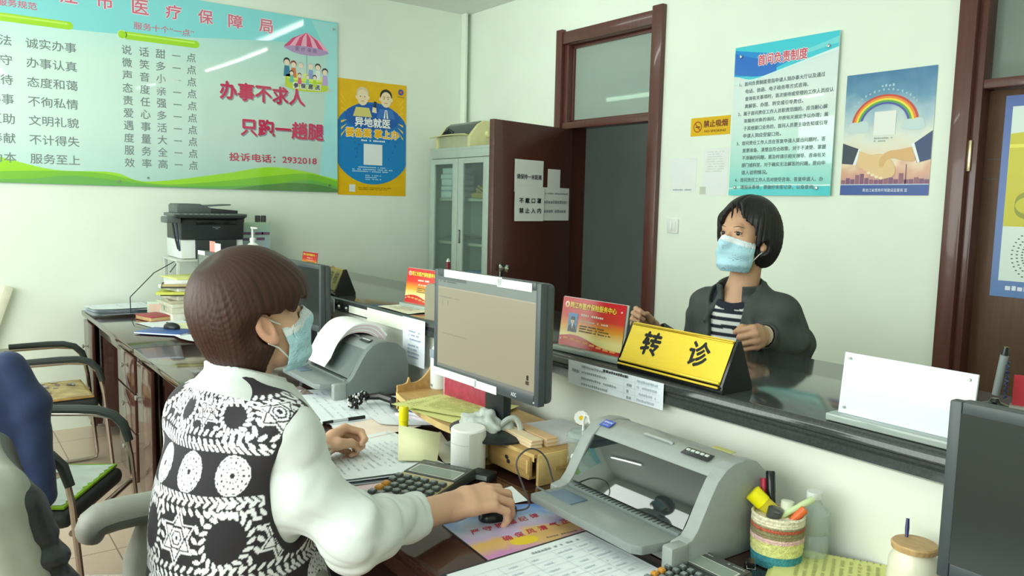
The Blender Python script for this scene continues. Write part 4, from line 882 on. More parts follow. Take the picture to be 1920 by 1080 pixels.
form('yellow_form', 'yellow fanfold form lying topmost under the lit monitor', (-2.050, 1.345, ZT+.0055), 26, .28, .21, seed=2)
b = MB(); b.box(M('pad_white', '#DADADF', rough=.6, var=.02), (0, 0, .004), (.20, .16, .008), .001); tag(b.build('notepad', X=T(-1.690, 1.43, ZT+.0005, 0, 0, -6)), 'pale grey pad on the organiser behind the bundled slips', 'pad')
for k, (dx, dy, c, lb) in enumerate(((0, 0, '#E8D3B0', 'cream slip bundle on the organiser drawer, nearer the camera'), (.01, .045, '#DDB98C', 'tan slip bundle on the organiser drawer, behind the cream one'))):
    b = MB()
    for j in range(7): b.box(M('slip_'+c.strip('#')+str(j % 3), [c, '#EAD9BC', '#E2C49C'][j % 3], rough=.8, var=.03), (random.uniform(-.002, .002), random.uniform(-.002, .002), .0015+.0031*j), (.155, .036, .0029))
    tag(b.build('slip_bundle', X=T(-1.685+dx, 1.292+dy, ZT+.0005, 0, 0, -4)), lb, 'paper', 'slip bundles on the organiser')
o = thing('spray_bottle', 'white bottle with a black pump on the left of the organiser', 'bottle', (-2.335, 1.425, ZT), 0)
MB().lathe(M('bottle_white', '#DDE4E2', rough=.35, var=.02), [(.030, 0), (.033, .004), (.033, .085), (.0325, .125), (.026, .145), (.014, .155), (.012, .162)], 28).build('body', o)
b = MB(); b.box(M('label_greyblue', '#8E9AA6', rough=.5, var=.05), (0, -.0305, .125), (.030, .006, .030), .002); b.box(M('label_greyblue'), (.0, -.033, .015), (.014, .003, .008)); b.build('label', o)
b = MB(); b.lathe(blk, [(.013, .160), (.013, .175), (.006, .178), (.005, .195)], 16); b.tube(blk, [(-.004, 0, .197), (.018, -.006, .199)], [.006, .0035], 8); b.build('pump', o)
b = MB(); b.box(M('box_red', '#A83A4E', rough=.5, var=.10, scale=40), (0, 0, .035), (.22, .10, .07), .004); b.box(M('box_pinkwhite', '#D8A8B4', rough=.5, var=.2, scale=60), (-.113, 0, .035), (.006, .098, .066)); tag(b.build('red_carton', X=T(-2.12, 1.435, ZT+.0005, 0, 0, 4)), 'crimson carton under the lit monitor beside the white bottle', 'box')
# grey cloth with a loop

o = thing('grey_cloth', 'crumpled grey cloth with a loop lying under the lit monitor', 'cloth', (-1.805, 1.262, ZT+.002), 20)
bm = bmesh.new(); bmesh.ops.create_icosphere(bm, subdivisions=4, radius=1); rg = random.Random(4); ph_ = [rg.uniform(0, 6) for _ in range(6)]
for v in bm.verts:
    p = v.co.copy(); k = 1+.18*math.sin(5*p.x+4*p.y+ph_[0])+.14*math.sin(9*p.y-6*p.z+ph_[1])+.10*math.sin(14*p.x+9*p.z+ph_[2]); v.co = Vector((p.x*.070*k, p.y*.048*k, max(0, p.z*.034*k+.022)))
b = MB(); b._bm(bm, M('cloth_grey', '#B9C1BB', rough=.9, var=.08, scale=30)); b.build('cloth', o, smooth=180)
b = MB(); b.tube(M('cloth_grey'), smooth([(.045, -.01, .02), (.068, .0, .045), (.088, .01, .050), (.102, .012, .030), (.105, .01, .006)], 4), [.008]*17, 8); b.build('loop', o)
b = MB(); b.box(M('tag_red', '#B0485A', rough=.6, var=.1), (-.072, -.012, .014), (.012, .03, .03), .002); b.build('tag', o)
# ---------------------------------------------------------------- around the working hands
o = thing('glue_stick', 'bright yellow glue stick standing on the papers', 'glue stick', (-2.118, 1.165, .777), 0)
yb = M('glue_yellow', '#E8DC10', rough=.3, var=0); MB().lathe(yb, [(.0135, 0), (.014, .002), (.014, .050)], 20).build('tube', o); MB().lathe(yb, [(.015, .051), (.0152, .092), (.013, .097), (0, .097)], 20).build('cap', o)
b = MB(); b.lathe(M('glue_label', '#6E6A1A', rough=.4, var=.1, scale=90), [(.0142, .018), (.0142, .036)], 20); b.build('label', o)
o = thing('tissue_roll', 'white toilet roll standing on the desk, end sheet hanging', 'tissue', (-1.765, 1.172, ZD), 0)
tis = M('tissue', '#EEF0EC', rough=.95, var=.01); MB().lathe(tis, [(.018, .0), (.046, .0), (.048, .003), (.0485, .118), (.045, .122), (.020, .122)], 36).build('roll', o)
b = MB(); n = 7; vs = []; fs = []
for i in range(n+1):
    a = -.55+.16*i
    for z in (.005, .05, .118): vs.append(((.0495+.012*max(0, 1-i/3))*math.cos(a), (.0495+.012*max(0, 1-i/3))*math.sin(a), z-.002*i*(z < .04)))
for i in range(n): 
    for j in range(2): q = 3*i+j; fs.append((q, q+3, q+4, q+1))
b.add(vs, fs, tis); b.build('loose_end', o)
b = MB(); b.lathe(M('tissue_seam', '#C9CCC8', rough=.95, var=0), [(.0487, .082), (.0489, .083), (.0487, .084)], 36); b.build('seam', o)
o = thing('card_reader', 'small dark card reader at the foot of the toilet roll', 'card reader', (-1.690, 1.165, ZD), 25); MB().box(black, (0, 0, .011), (.075, .045, .022), .004).build('case', o); MB().box(M('reader_grey', '#9BA2A4', rough=.4, var=.1), (.01, -.0228, .012), (.04, .001, .012)).build('slot', o)
# sheets under the hands
wsheet = M('sheet_white', '#E6EEF2', rough=.85, var=.012); pinkm = M('sheet_pink', '#E2CBD2', rough=.85, var=.02); greym = M('sheet_grey', '#BFC7CE', rough=.8, var=.02)
ib = M('ink_blueish', '#BFCAD4', rough=.8, var=0)
def sheet(name, label, pts, z, m=wsheet, rows=8, seed=0, grp=None, cat='paper', rx=.06, imk=None):
    """quad of paper lying at world corners pts (a, b, c, d); print rows run a->b"""
    a, b_, c, d = [Vector((*p, 0)) for p in pts]; o0 = (a+b_+c+d)/4; B = MB(); n = 10
    P = lambda u, v: a*(1-u)*(1-v)+b_*u*(1-v)+c*u*v+d*(1-u)*v-o0
    zz = lambda u, v: .0008+.0006*math.sin(4*u+5*v+seed)+.004*(max(0, u-.8)+max(0, .15-v))**2*10
    B.add([(*P(i/n, j/n).xy, zz(i/n, j/n)) for j in range(n+1) for i in range(n+1)], [(j*(n+1)+i, j*(n+1)+i+1, (j+1)*(n+1)+i+1, (j+1)*(n+1)+i) for j in range(n) for i in range(n)], m)
    rg = random.Random(seed)
    for k in range(rows):
        v = .10+.80*k/max(1, rows-1); u = rx
        while u < .92-.3*rg.random():
            w_ = .012+.02*rg.random()
            if rg.random() > .35: B.add([(*P(u, v).xy, zz(u, v)+.0022), (*P(u+w_, v).xy, zz(u+w_, v)+.0022), (*P(u+w_, v+.014).xy, zz(u+w_, v)+.0022), (*P(u, v+.014).xy, zz(u, v)+.0022)], [(0, 1, 2, 3)], imk or ib)
            u += w_+.008
    return tag(B.build(name, loc=(o0.x, o0.y, z)), label, cat, grp)
sheet('ledger_sheet', 'wide white printed sheet under the pen, left of the working hands', [(-2.93, 1.02), (-2.42, .93), (-2.30, 1.28), (-2.80, 1.34)], .7712, rows=12, seed=1)
sheet('ledger_sheet', 'white sheet half under the wide one, below the far printer', [(-2.80, 1.10), (-2.30, 1.02), (-2.22, 1.29), (-2.60, 1.40)], .7740, rows=9, seed=2)
sheet('ledger_sheet', 'pale peach envelope poking out behind the left hand', [(-2.33, 1.02), (-2.14, 1.0), (-2.19, 1.27), (-2.36, 1.22)], .7762, m=M('sheet_peach', '#EAD9CC', rough=.85, var=.02), rows=0, seed=3)
sheet('ledger_sheet', 'small white slip between the pen and the glue stick', [(-2.40, 1.18), (-2.26, 1.16), (-2.17, 1.30), (-2.32, 1.34)], .7790, rows=4, seed=4)
sheet('ledger_sheet', 'white open booklet edge right of the left hand', [(-2.16, .92), (-1.98, .93), (-2.02, 1.17), (-2.20, 1.16)], .7775, rows=3, seed=5)
NB = [(-2.055, .84), (-1.845, .795), (-1.775, 1.125), (-2.10, 1.12)]
stk = ['thin grey sheet at the bottom of the pile by the calculator', 'white sheet second from the bottom of the pile by the calculator', 'white sheet third from the bottom of the pile by the calculator', 'topmost printed sheet of the pile between hand and calculator']
for k, lb in enumerate(stk):
    dx, dy = [(.012, -.004), (-.004, .01), (.006, .0), (0, 0)][k]
    sheet('form_sheet', lb, [(x+dx, y+dy) for x, y in NB], .7712+.0045*k, m=greym if k == 0 else wsheet, rows=13 if k == 3 else 0, seed=10+k, grp='pile of sheets by the calculator')
sheet('pink_sheet', 'pink sheet peeping from under the pile by the calculator', [(-1.87, .80), (-1.72, .80), (-1.70, .96), (-1.86, .98)], .7708, m=pinkm, rows=0, seed=21)
sheet('grey_sheet', 'grey folded sheet left of the calculator, by the white sleeve', [(-1.80, .80), (-1.69, .775), (-1.67, .86), (-1.76, .90)], .7738, m=greym, rows=0, seed=22)
sheet('long_slip', 'long cream slip lying behind the yellow note', [(-2.10, 1.24), (-1.84, 1.14), (-1.82, 1.19), (-2.12, 1.30)], .7715, m=M('slip_cream', '#E3E0CC', rough=.85, var=.02), rows=2, seed=23)
sheet('orange_envelope', 'brown orange envelope edge under the wide sheet', [(-2.88, 1.02), (-2.78, 1.0), (-2.70, 1.20), (-2.84, 1.22)], .7706, m=M('kraft', '#D6A964', rough=.8, var=.04), rows=0, seed=24)
sheet('blue_leaflet', 'blue leaflet at the foot of the far printer tray', [(-3.06, 1.02), (-2.93, 1.02), (-2.92, 1.12), (-3.07, 1.12)], .7706, m=M('leaflet_blue', '#86A6DC', rough=.5, var=.06), rows=0, seed=25)
sheet('leaflet', 'brownish picture leaflet behind the blue one', [(-2.93, 1.08), (-2.82, 1.06), (-2.80, 1.155), (-2.95, 1.16)], .7712, m=M('leaflet_mix', '#9C8A86', rough=.5, var=.3, scale=40), rows=0, seed=26)
# yellow note leaning on the glue stick
b = MB(); b.add([(-1.885, 1.020, .7925), (-1.822, 1.108, .7925), (-1.905, 1.168, .842), (-2.040, 1.105, .842)], [(0, 1, 2, 3)], yel2); q_ = b.build('yellow_note'); sm_ = q_.modifiers.new('s', 'SOLIDIFY'); sm_.thickness = .0008
tag(q_, 'blank pale yellow note sheet in front of the glue stick', 'note')
tag(MB().box(M('pad_pale', '#DDE2E0', rough=.7, var=.02), (0, 0, .006), (.09, .07, .012), .001).build('note_pad', X=T(-1.955, 1.105, .7790, 0, 0, 30)), 'small pale pad under the yellow note', 'pad')
# pen, pompon strap, bag
o = thing('ballpoint_pen', 'black and clear pen lying on the white sheets', 'pen', (-2.366, 1.075, .7845), 88)
MB().tube(M('pen_clear', '#AEB8BE', rough=.2, var=0), [(-.035, 0, 0), (.02, 0, 0)], .0052, 12).build('barrel', o); MB().tube(blk, [(.018, 0, 0), (.078, 0, 0)], .0062, 12).build('cap', o); MB().tube(blk, [(-.068, 0, 0), (-.034, 0, 0)], [.0045, .0056], 12).build('end', o)
def fluff(b, m1, m2, c, r, n, seed):
    rg = random.Random(seed)
    for k in range(n):
        v = Vector((rg.gauss(0, 1), rg.gauss(0, 1), rg.gauss(0, 1))).normalized(); p = Vector(c)+v*r*rg.uniform(.55, 1); b.ell(m1 if rg.random() < .62 else m2, p, (.005, .005, .005), seg=6)
wf_ = M('fluff_white', '#DADCD8', rough=.9, var=0); bf_ = M('fluff_black', '#1F2022', rough=.9, var=0)
o = thing('pompon_strap', 'black and white beaded pompon on a black strap', 'strap', (-2.50, 1.18, .795), 0)
b = MB(); fluff(b, bf_, wf_, (0, 0, .010), .026, 110, 3); b.build('pompon', o); b = MB(); fluff(b, bf_, wf_, (-.045, .055, .010), .020, 70, 4); b.build('small_pompon', o)
b = MB(); b.tube(blk, [(-.05, .06, .006), (-.02, .11, .010), (.04, .13, .004), (.10, .10, .0), (.16, .095, -.004)], [.010, .014, .014, .012, .008], 8); b.build('strap', o)
b = MB(); b.tube(black, [(-.16, .05, .02), (-.09, .07, .035), (.02, .05, .03), (.12, -.03, .01)], [.012, .022, .022, .012], 10, flat=.6); tag(b.build('bag_handle', X=T(-2.43, 1.345, .785)), 'dark bag strap on the desk right of the far printer', 'strap')
# magazines in the organiser left bay and under its board
for k, (c, lb, rz, h) in enumerate((('#6E2430', 'dark red booklet at the bottom of the organiser left bay', 12, .006), ('#CFC4CC', 'pinkish leaflet folded in the organiser left bay', 22, .012), ('#D7DEE8', 'white leaflet on top in the organiser left bay', 16, .010), ('#2C3F86', 'blue leaflet on top in the organiser left bay', 24, .006))):
    tag(MB().box(M('mag_'+str(k), c, rough=.4, var=.12, scale=40), (0, 0, h/2), (.16, .12, h), .002).build('leaflet', X=T(-2.305+.01*k, 1.335+.006*k, ZD+[0, .0065, .019, .030][k], 0, 0, rz)), lb, 'leaflet', 'leaflets in the organiser left bay')
for k in range(4):
    tag(MB().box(M('news_'+str(k), ['#7F878C', '#A2A9AE', '#8F9598', '#B4BABC'][k], rough=.7, var=.1, scale=30), (0, 0, .004), (.17, .17, .008), .002).build('magazine', X=T(-1.885+.008*k, 1.315-.006*k, ZD+.0085*k, 0, 0, 6*k-8)), ['lowest grey magazine under the organiser behind the toilet roll', 'second lowest grey magazine under the organiser', 'second from top grey magazine under the organiser', 'topmost grey magazine under the organiser behind the toilet roll'][k], 'magazine', 'magazines under the organiser')
# calculators
def calculator(label, loc, rz, W, H, dark=False):
    o = thing('calculator', label, 'calculator', loc, rz)
    cas = M('calc_gold', '#B9AC84', rough=.35, metal=.2, var=.03) if not dark else M('calc_dark', '#3A3F40', rough=.35, var=.02); hd = M('calc_head', '#4E5352', rough=.35, var=.02)
    MB().prism(M('calc_base', '#3C403E', rough=.4, var=0), [(0, 0), (H, 0), (H, .026), (H*.62, .021), (0, .010)], W, X=fr((-W/2, 0, 0), (0, 1, 0), (0, 0, 1), (1, 0, 0)), bev=.003).build('case', o)
    pl = Vector((0, H*.62, .011)); up = pl.normalized(); n = Vector((0, -up.z, up.y))
    XF = fr((0, .0, .0102), (1, 0, 0), up); b = MB(); b.box(cas, (0, H*.31, .001), (W-.006, H*.60, .003), .001); b.build('key_plate', o, X=XF)
    up2 = Vector((0, H*.38, .005)).normalized(); X2 = fr((0, H*.62, .0212), (1, 0, 0), up2)
    b = MB(); b.box(hd, (0, H*.185, .001), (W-.006, H*.36, .003), .001); lines(b, M('calc_print', '#9A9E98', rough=.5, var=0), -W*.42, -W*.2, [H*.30], .0030, .006, 0, seed=2); lines(b, M('calc_print'), W*.1, W*.42, [H*.30], .0030, .005, 0, seed=3); b.build('head', o, X=X2)
    b = MB(); b.rect(M('calc_frame', '#C9CCC2', rough=.3, var=0), -W*.43, H*.03, W*.43, H*.24, .0030); b.rect(M('calc_lcd', '#87968A', rough=.15, var=0), -W*.40, H*.045, W*.40, H*.225, .0034); b.build('display', o, X=X2)
    kd = M('calc_key', '#4C5454', rough=.35, var=0); ko = M('calc_key_orange', '#C98F3C', rough=.35, var=0)
    for j in range(5):
        for i in range(6):
            b = MB(); m_ = ko if (i == 0 and j in (1, 2)) else kd
            b.box(m_, (-W*.40+i*W*.16, H*.06+j*H*.105, .006), (W*.115, H*.072, .010), .003); b.box(M('calc_key_top', '#7C8684', rough=.3, var=0) if m_ is kd else ko, (-W*.40+i*W*.16, H*.06+j*H*.105, .0112), (W*.085, H*.05, .002), .0008); b.build('key', o, X=XF)
    return o
calculator('large gold and grey calculator beside the forearm on the mouse', (-1.640, .868, .7765), 25.5, .165, .262)
calculator('small dark calculator cut by the bottom picture edge', (-.965, 1.085, ZD), 0, .125, .185, True)
# mouse pad, mouse, cord, documents
o_pad = (-1.272, .898)
padm = GR('pad_print', [(0, '#C98AC0'), (.16, '#D9B07C'), (.34, '#E3B86A'), (.46, '#C4B4DC'), (.62, '#CBC6DC'), (.78, '#A9C6E8'), (.92, '#5C8CD4'), (1, '#3E74C4')], 1, 0, .235, rough=.28, noise=.75)
b = MB(); W, H = .31, .235
out = [(0, 0), (W, 0), (W, H*.80)] + [(W*(1-t), H*(.80+.20*math.sin(math.pi*min(1, t*1.15))*(1.0 if t < .6 else .9)+.10*t)) for t in np.linspace(.06, .94, 16)] + [(0, H*.90)]
b.prism(black, out, .002); b.poly(padm, [(x*.985+.002, y*.985+.002) for x, y in out], .00225)
ir = C_('#C0324A', .5)
for t, x0, y0 in (('严守换届纪律', .035, .128), ('确保风清气正', .080, .066)):
    for k, ch in enumerate(t): b.text(ir, ch, x0+.033*k, y0+.003*k, h=.023, w=.022, z=.0026, bold=.0006, slant=.15)
b.disc(C_('#E8C832', .4), .12, .05, .035, .020, .0024); lines(b, C_('#8A7A60'), .17, .28, [.035], .0027, .006, .1, seed=9)
tag(b.build('mouse_pad', X=fr((*o_pad, ZD), (.085, .996, 0), (-.996, .085, 0))), 'colourful mouse pad with red characters under the hand', 'mouse pad')
def mouse(label, loc, rz):
    o = thing('computer_mouse', label, 'mouse', loc, rz); bm = bmesh.new(); bmesh.ops.create_uvsphere(bm, u_segments=20, v_segments=12, radius=1)
    for v in bm.verts:
        z = max(v.co.z, -.25); v.co = Vector((v.co.x*.030*(1-.12*v.co.y), v.co.y*.054, (z+.25)*.027))
    b = MB(); b._bm(bm, M('mouse_black', '#1C2022', rough=.3, var=0)); b.build('shell', o); MB().box(M('wheel_grey', '#4A4E50', rough=.5, var=0), (0, .03, .030), (.006, .016, .008), .003).build('wheel', o)
mouse('black mouse under the right hand on the colourful pad', (-1.450, 1.050, ZD+.0026), 4)
b = MB(); pts = smooth([(-1.431, 1.078, .786), (-1.405, 1.105, .80), (-1.415, 1.10, .835), (-1.440, 1.092, .895), (-1.447, 1.122, .920), (-1.446, 1.155, .918), (-1.444, 1.187, .888), (-1.434, 1.206, .825), (-1.42, 1.24, .780), (-1.36, 1.33, .776)], 5)
b.tube(M('cord_grey', '#4A4A4C', rough=.4, var=0), pts, .0022, 6); tag(b.build('cable'), 'thin dark cable looping up beside the big printer', 'cord')
sheet('white_slip', 'small white slip behind the hand on the mouse', [(-1.585, 1.10), (-1.50, 1.10), (-1.49, 1.17), (-1.60, 1.20)], .7712, rows=0, seed=31)
o = thing('document_folder', 'printed sheets in a dark folder at the bottom picture edge', 'folder', (-1.030, .79, ZD), 90.5)
MB().box(M('folder_dark', '#34363A', rough=.4, var=0), (.19, .12, .002), (.385, .245, .004), .001).build('folder', o)
b = MB(); wavy_sheet(b, wsheet, .003, .003, .372, .232, .0006, 10, 0, .0052); g_ = M('ink_table', '#B4BCC4', rough=.8, var=0)
for k in range(7): b.rect(g_, .03, .028+.028*k, .36, .0288+.028*k, .0072)
for x in (.03, .10, .17, .24, .30, .3592): b.rect(g_, x, .028, x+.0008, .196, .0072)
for k in range(6): 
    for x in (.03, .10, .17, .24, .30): lines(b, ib, x+.006, x+.052, [.040+.028*k], .0074, .005, .6, seed=k*7+int(x*100))
lines(b, inkl, .20, .34, [.207], .0074, .007, .1, seed=77); b.build('top_sheet', o)
# striped basket with stationery
o = thing('pencil_basket', 'striped woven pencil basket full of pens', 'basket', (-.945, 1.405, ZD), 0)
st = [('#3F8F9C', 0, .026), ('#D6D78A', .026, .054), ('#DDB9B4', .054, .064), ('#8C8460', .064, .078), ('#C0624A', .078, .084), ('#A59A78', .084, .088), ('#E3DCC0', .088, .100)]
b = MB()
def rad(z): return .050+.004*math.sin(z/.1*2.2)
for c, z0, z1 in st:
    m_ = M('weave_'+c.strip('#'), c, rough=.9, var=.10, scale=140, bump=.8, bscale=260)
    b.lathe(m_, [(rad(z)+.0008*math.sin(k*2.4), z) for k, z in enumerate(np.linspace(z0, z1, 7))], 40)
b.lathe(M('weave_E3DCC0'), [(.0535, .099), (.0545, .103), (.051, .106), (.048, .103), (.047, .06), (.0465, .008), (0, .006)], 40); b.build('basket', o)
def pen_at(name, label, p0, p1, r, m, cap=None, cat='pen', tip=None):
    P0 = Vector(p0); P1 = Vector(p1); d = P1-P0; o = thing(name, label, cat, P0); L = d.length; X = d.normalized().to_track_quat('Z', 'Y').to_matrix().to_4x4()
    MB().lathe(m, [(r*.7, 0), (r, .004), (r, L*.72)], 16).build('barrel', o, X=X)
    MB().lathe(cap or m, [(r*1.08, L*.70), (r*1.12, L*.98), (r*.9, L), (0, L)], 16).build('cap', o, X=X)
bx_, by_, bz_ = -.945, 1.405, ZD
pen_at('highlighter', 'fat yellow highlighter lying across the basket rim', (bx_+.020, by_+.018, bz_+.070), (bx_-.052, by_-.022, bz_+.137), .0165, M('hl_body', '#C9B92A', rough=.3, var=0), M('hl_cap', '#F0E60C', rough=.3, var=0), 'marker')
pen_at('marker_pen', 'black marker standing at the back of the basket', (bx_-.010, by_+.0, bz_+.03), (bx_-.040, by_+.022, bz_+.178), .0088, blk, blk, 'marker')
pen_at('red_pen', 'red pen behind the black marker in the basket', (bx_-.028, by_-.004, bz_+.03), (bx_-.054, by_+.020, bz_+.158), .006, M('pen_crimson', '#C0304A', rough=.3, var=0))
pen_at('green_pen', 'pale green pen leaning to the right out of the basket', (bx_-.005, by_-.032, bz_+.085), (bx_+.050, by_+.045, bz_+.140), .0062, M('pen_green', '#C6D9A6', rough=.3, var=0))
pen_at('orange_pen', 'orange pen at the right rim of the basket', (bx_+.008, by_-.022, bz_+.06), (bx_+.046, by_+.024, bz_+.122), .0078, M('pen_orange', '#DB6A34', rough=.35, var=0))
pen_at('clip_pen', 'black clip inside the basket under the yellow highlighter', (bx_-.01, by_-.02, bz_+.05), (bx_+.006, by_-.018, bz_+.118), .014, blk, M('clip_grey', '#5A5E5C', rough=.3, metal=.5, var=0), 'clip')
pen_at('paper_tube', 'small yellow and white tube in the middle of the basket', (bx_+.012, by_+.006, bz_+.05), (bx_+.010, by_+.016, bz_+.130), .012, M('tube_yw', '#CFC65A', rough=.4, var=.25, scale=60), M('tube_white', '#D8DAC8', rough=.4, var=0), 'tube')
pl = G('clear_plastic', '#E6EFEC', mixt=.72, rough=.08)
o = thing('plastic_bottle', 'clear plastic bottle half hidden behind the pencil basket', 'bottle', (-.915, 1.485, ZD), 0); o.scale = (1, 1, .86); MB().lathe(pl, [(.032, 0), (.034, .01), (.034, .06), (.031, .065), (.034, .07), (.034, .115), (.015, .14), (.013, .15)], 24).build('body', o); MB().lathe(M('cap_white', '#D9DEDA', rough=.4, var=0), [(.016, .150), (.016, .166), (0, .166)], 18).build('cap', o)
# yellow forms with a clip, jar
for k in range(3): form('yellow_form', ['bottom yellow form of the set at the bottom picture edge', 'middle yellow form of the set at the bottom picture edge', 'top yellow form of the set with a black clip, bottom right'][k], (-.83+.004*k, 1.405+.003*k, ZD+.0032*k), -62, .235, .22, m=yel, seed=40+k, holes=(k == 2), cat='form', grp=None)
b = MB(); b.prism(blk, [(-.012, 0), (.012, 0), (.007, .014), (-.007, .014)], .026, X=fr((0, 0, 0), (1, 0, 0), (0, 0, 1), (0, -1, 0))); b.tube(chrome, [(-.008, -.013, .010), (-.008, -.035, .006), (.008, -.035, .006), (.008, -.013, .010)], .0012, 6); tag(b.build('binder_clip', X=T(-.945, 1.318, ZD+.014, 0, 0, 40)), 'black binder clip on the yellow forms', 'clip')
o = thing('jar', 'cream jar with a wooden lid and a spoon, left of the black monitor', 'jar', (-.690, 1.462, ZD), 0)
MB().lathe(M('jar_cream', '#E4E2CC', rough=.25, var=.02), [(.030, 0), (.042, .006), (.045, .05), (.043, .085), (.036, .100), (.034, .106)], 32).build('body', o); MB().lathe(M('lid_wood', '#BE9C6C', rough=.5, var=.1, scale=40, stretch=(1, 8, 1)), [(.040, .107), (.041, .116), (.038, .119), (0, .120)], 32).build('lid', o)
MB().tube(M('spoon_blue', '#2A2C5E', rough=.3, var=0), [(-.022, .012, .118), (-.026, .020, .134), (-.029, .026, .150)], [.003, .004, .003], 8).build('spoon', o)
# daisy straw cup
o = thing('straw_cup', 'clear tumbler with daisy stickers and a daisy straw', 'cup', (-1.515, 1.365, ZD), 0)
MB().lathe(pl, [(.030, 0), (.031, .004), (.040, .118), (.043, .120), (.043, .128), (.040, .130)], 32).build('cup', o); MB().lathe(pl, [(.042, .131), (.041, .137), (.036, .143), (.010, .147)], 32).build('lid', o)
b = MB(); rg = random.Random(5)
for k in range(40): a = rg.uniform(0, 6.28); b.ell(M('bead_'+str(k % 3), ['#5A5A5E', '#B8BCC0', '#88807C'][k % 3], rough=.3, var=0), (.024*math.cos(a)*rg.random(), .024*math.sin(a)*rg.random(), .008+.03*rg.random()), (.005, .005, .005), seg=6)
b.build('filling', o)
def daisy(b, X, r):
    for k in range(10): a = 2*math.pi*k/10; b.disc(M('petal', '#F2F4EE', rough=.6, var=0), r*.6*math.cos(a), r*.6*math.sin(a), r*.38, r*.38, .0006+.0001*(k % 2), 10, X)
    b.disc(M('pollen', '#E8C81E', rough=.6, var=0), 0, 0, r*.32, None, .0015, 12, X)
b = MB(); daisy(b, fr((.012, -.0365, .080), (1, .2, 0), (0, .06, 1)), .013); daisy(b, fr((.014, -.034, .054), (1, .3, 0), (0, .06, 1)), .012); daisy(b, fr((-.022, -.029, .066), (.8, -.6, 0), (0, .06, 1)), .010); b.build('sticker', o)
b = MB(); b.tube(M('straw_white', '#EDEFEA', rough=.4, var=0), [(.0, .0, .01), (.006, -.004, .175), (.012, -.004, .19), (.022, -.002, .187), (.026, 0, .17)], .0034, 8); b.build('straw', o)
b = MB(); daisy(b, fr((.002, -.008, .180), (.62, .78, .1), (-.1, -.1, 1)), .020); b.build('straw_daisy', o)
MB().tube(M('straw_pink', '#D69AB8', rough=.4, var=0), [(.018, .01, .150), (.040, .012, .142)], [.012, .004], 10, flat=.4).build('pink_tab', o)

# ---------------------------------------------------------------- left desk and wall end
o = thing('office_printer', 'black and white laser printer by the left wall under the board', 'printer', (-5.20, 1.475, 1.115), 90)
# local: x along the front, front towards -y (which looks into the room, +x world)
mfd = M('mfp_black', '#2C3134', rough=.38, var=.02); mfg = M('mfp_grey', '#596061', rough=.4, var=.02)
MB().box(M('mfp_white', '#DCE3E2', rough=.4, var=.01), (0, .19, .060), (.385, .36, .12), .006).build('paper_cassette', o)
MB().box(mfd, (.02, .008, .06), (.255, .02, .118), .003).build('front_tray_door', o)
b = MB(); b.prism(mfd, [(.0, .120), (.36, .120), (.36, .262), (-.010, .262), (-.016, .24)], .385, X=fr((-.1925, 0, 0), (0, 1, 0), (0, 0, 1), (1, 0, 0)), bev=.004); b.text(C_('#BFC6C6'), 'PRINTER', 0, 0, h=.010, w=.05, z=-.2) if False else None; b.build('engine_body', o)
MB().box(blk, (.02, -.0095, .232), (.25, .012, .034), .002).build('output_slot', o)
MB().box(mfg, (.0, .17, .274), (.42, .40, .022), .006).build('scanner_bed', o)
b = MB(); b.box(mfd, (-.03, -.045, .268), (.43, .07, .022), .008, X=None)
for k in range(9): b.box(M('button_pale', '#8C9492', rough=.4, var=0), (-.18+.032*k, -.058, .2805), (.018, .010, .004), .001)
b.box(M('lcd_dark', '#5A6664', rough=.2, var=0), (.10, -.052, .2805), (.06, .02, .003)); b.build('control_panel', o)
b = MB(); b.prism(mfg, [(-.19, .285), (.02, .285), (.02, .318), (-.05, .345), (-.18, .345), (-.19, .335)], .22, X=fr((0, .10, 0), (1, 0, 0), (0, 0, 1), (0, 1, 0)), bev=.004); b.build('document_feeder', o)
b = MB(); b.prism(mfd, [(.02, .285), (.19, .285), (.19, .305), (.02, .318)], .24, X=fr((0, .10, 0), (1, 0, 0), (0, 0, 1), (0, 1, 0)), bev=.002); b.build('scanner_lid', o)
b = MB(); b.box(mfg, (.085, .20, .331), (.17, .20, .008), .003, X=T(0, 0, 0, 0, -4)); b.build('feeder_tray', o)
b = MB(); b.box(mfg, (-.245, .03, .245), (.085, .16, .040), .008); b.build('side_bracket', o)
b = MB(); b.tube(M('cable_blue', '#28344E', rough=.4, var=0), [(-.215, .02, .225), (-.21, .015, .14), (-.20, .02, .05)], .006, 8); b.build('cable', o); b = MB(); b.tube(black, [(-.235, .03, .225), (-.225, .03, .15), (-.205, .03, .06)], .006, 8); b.build('cable', o)
for k, (t, z) in enumerate((('BROTHER', .196), ('7080', .187))): MB().text(C_('#AEB6B8'), t, 0, 0, h=.006, w=.05 if k == 0 else .02, al='C').build('lettering', o, X=T(.02, -.0125, z) @ Euler((R(90), 0, 0)).to_matrix().to_4x4())
o = thing('printer_stand', 'pale metal stand carrying the laser printer', 'stand', (-5.40, 1.385, ZD), 0); sw = M('stand_pale', '#C9CFC8', rough=.45, var=.02)
MB().box(sw, (0, 0, .333), (.36, .26, .016), .003).build('top', o)
for x_ in (-.165, .165):
    for y_ in (-.115, .115): MB().box(sw, (x_, y_, .1625), (.022, .022, .325), .002).build('leg', o)
o = thing('carton', 'pale blue and green carton standing behind the pump bottle', 'box', (-5.40, 1.815, Z1), 90)
b = MB(); b.box(GR('carton_print', [(0, '#C9D6E4'), (.45, '#C2D3DE'), (.8, '#A9CDC0'), (1, '#B4D2B0')], 2, 0, .29, rough=.4), (0, .09, .145), (.21, .16, .29), .003)
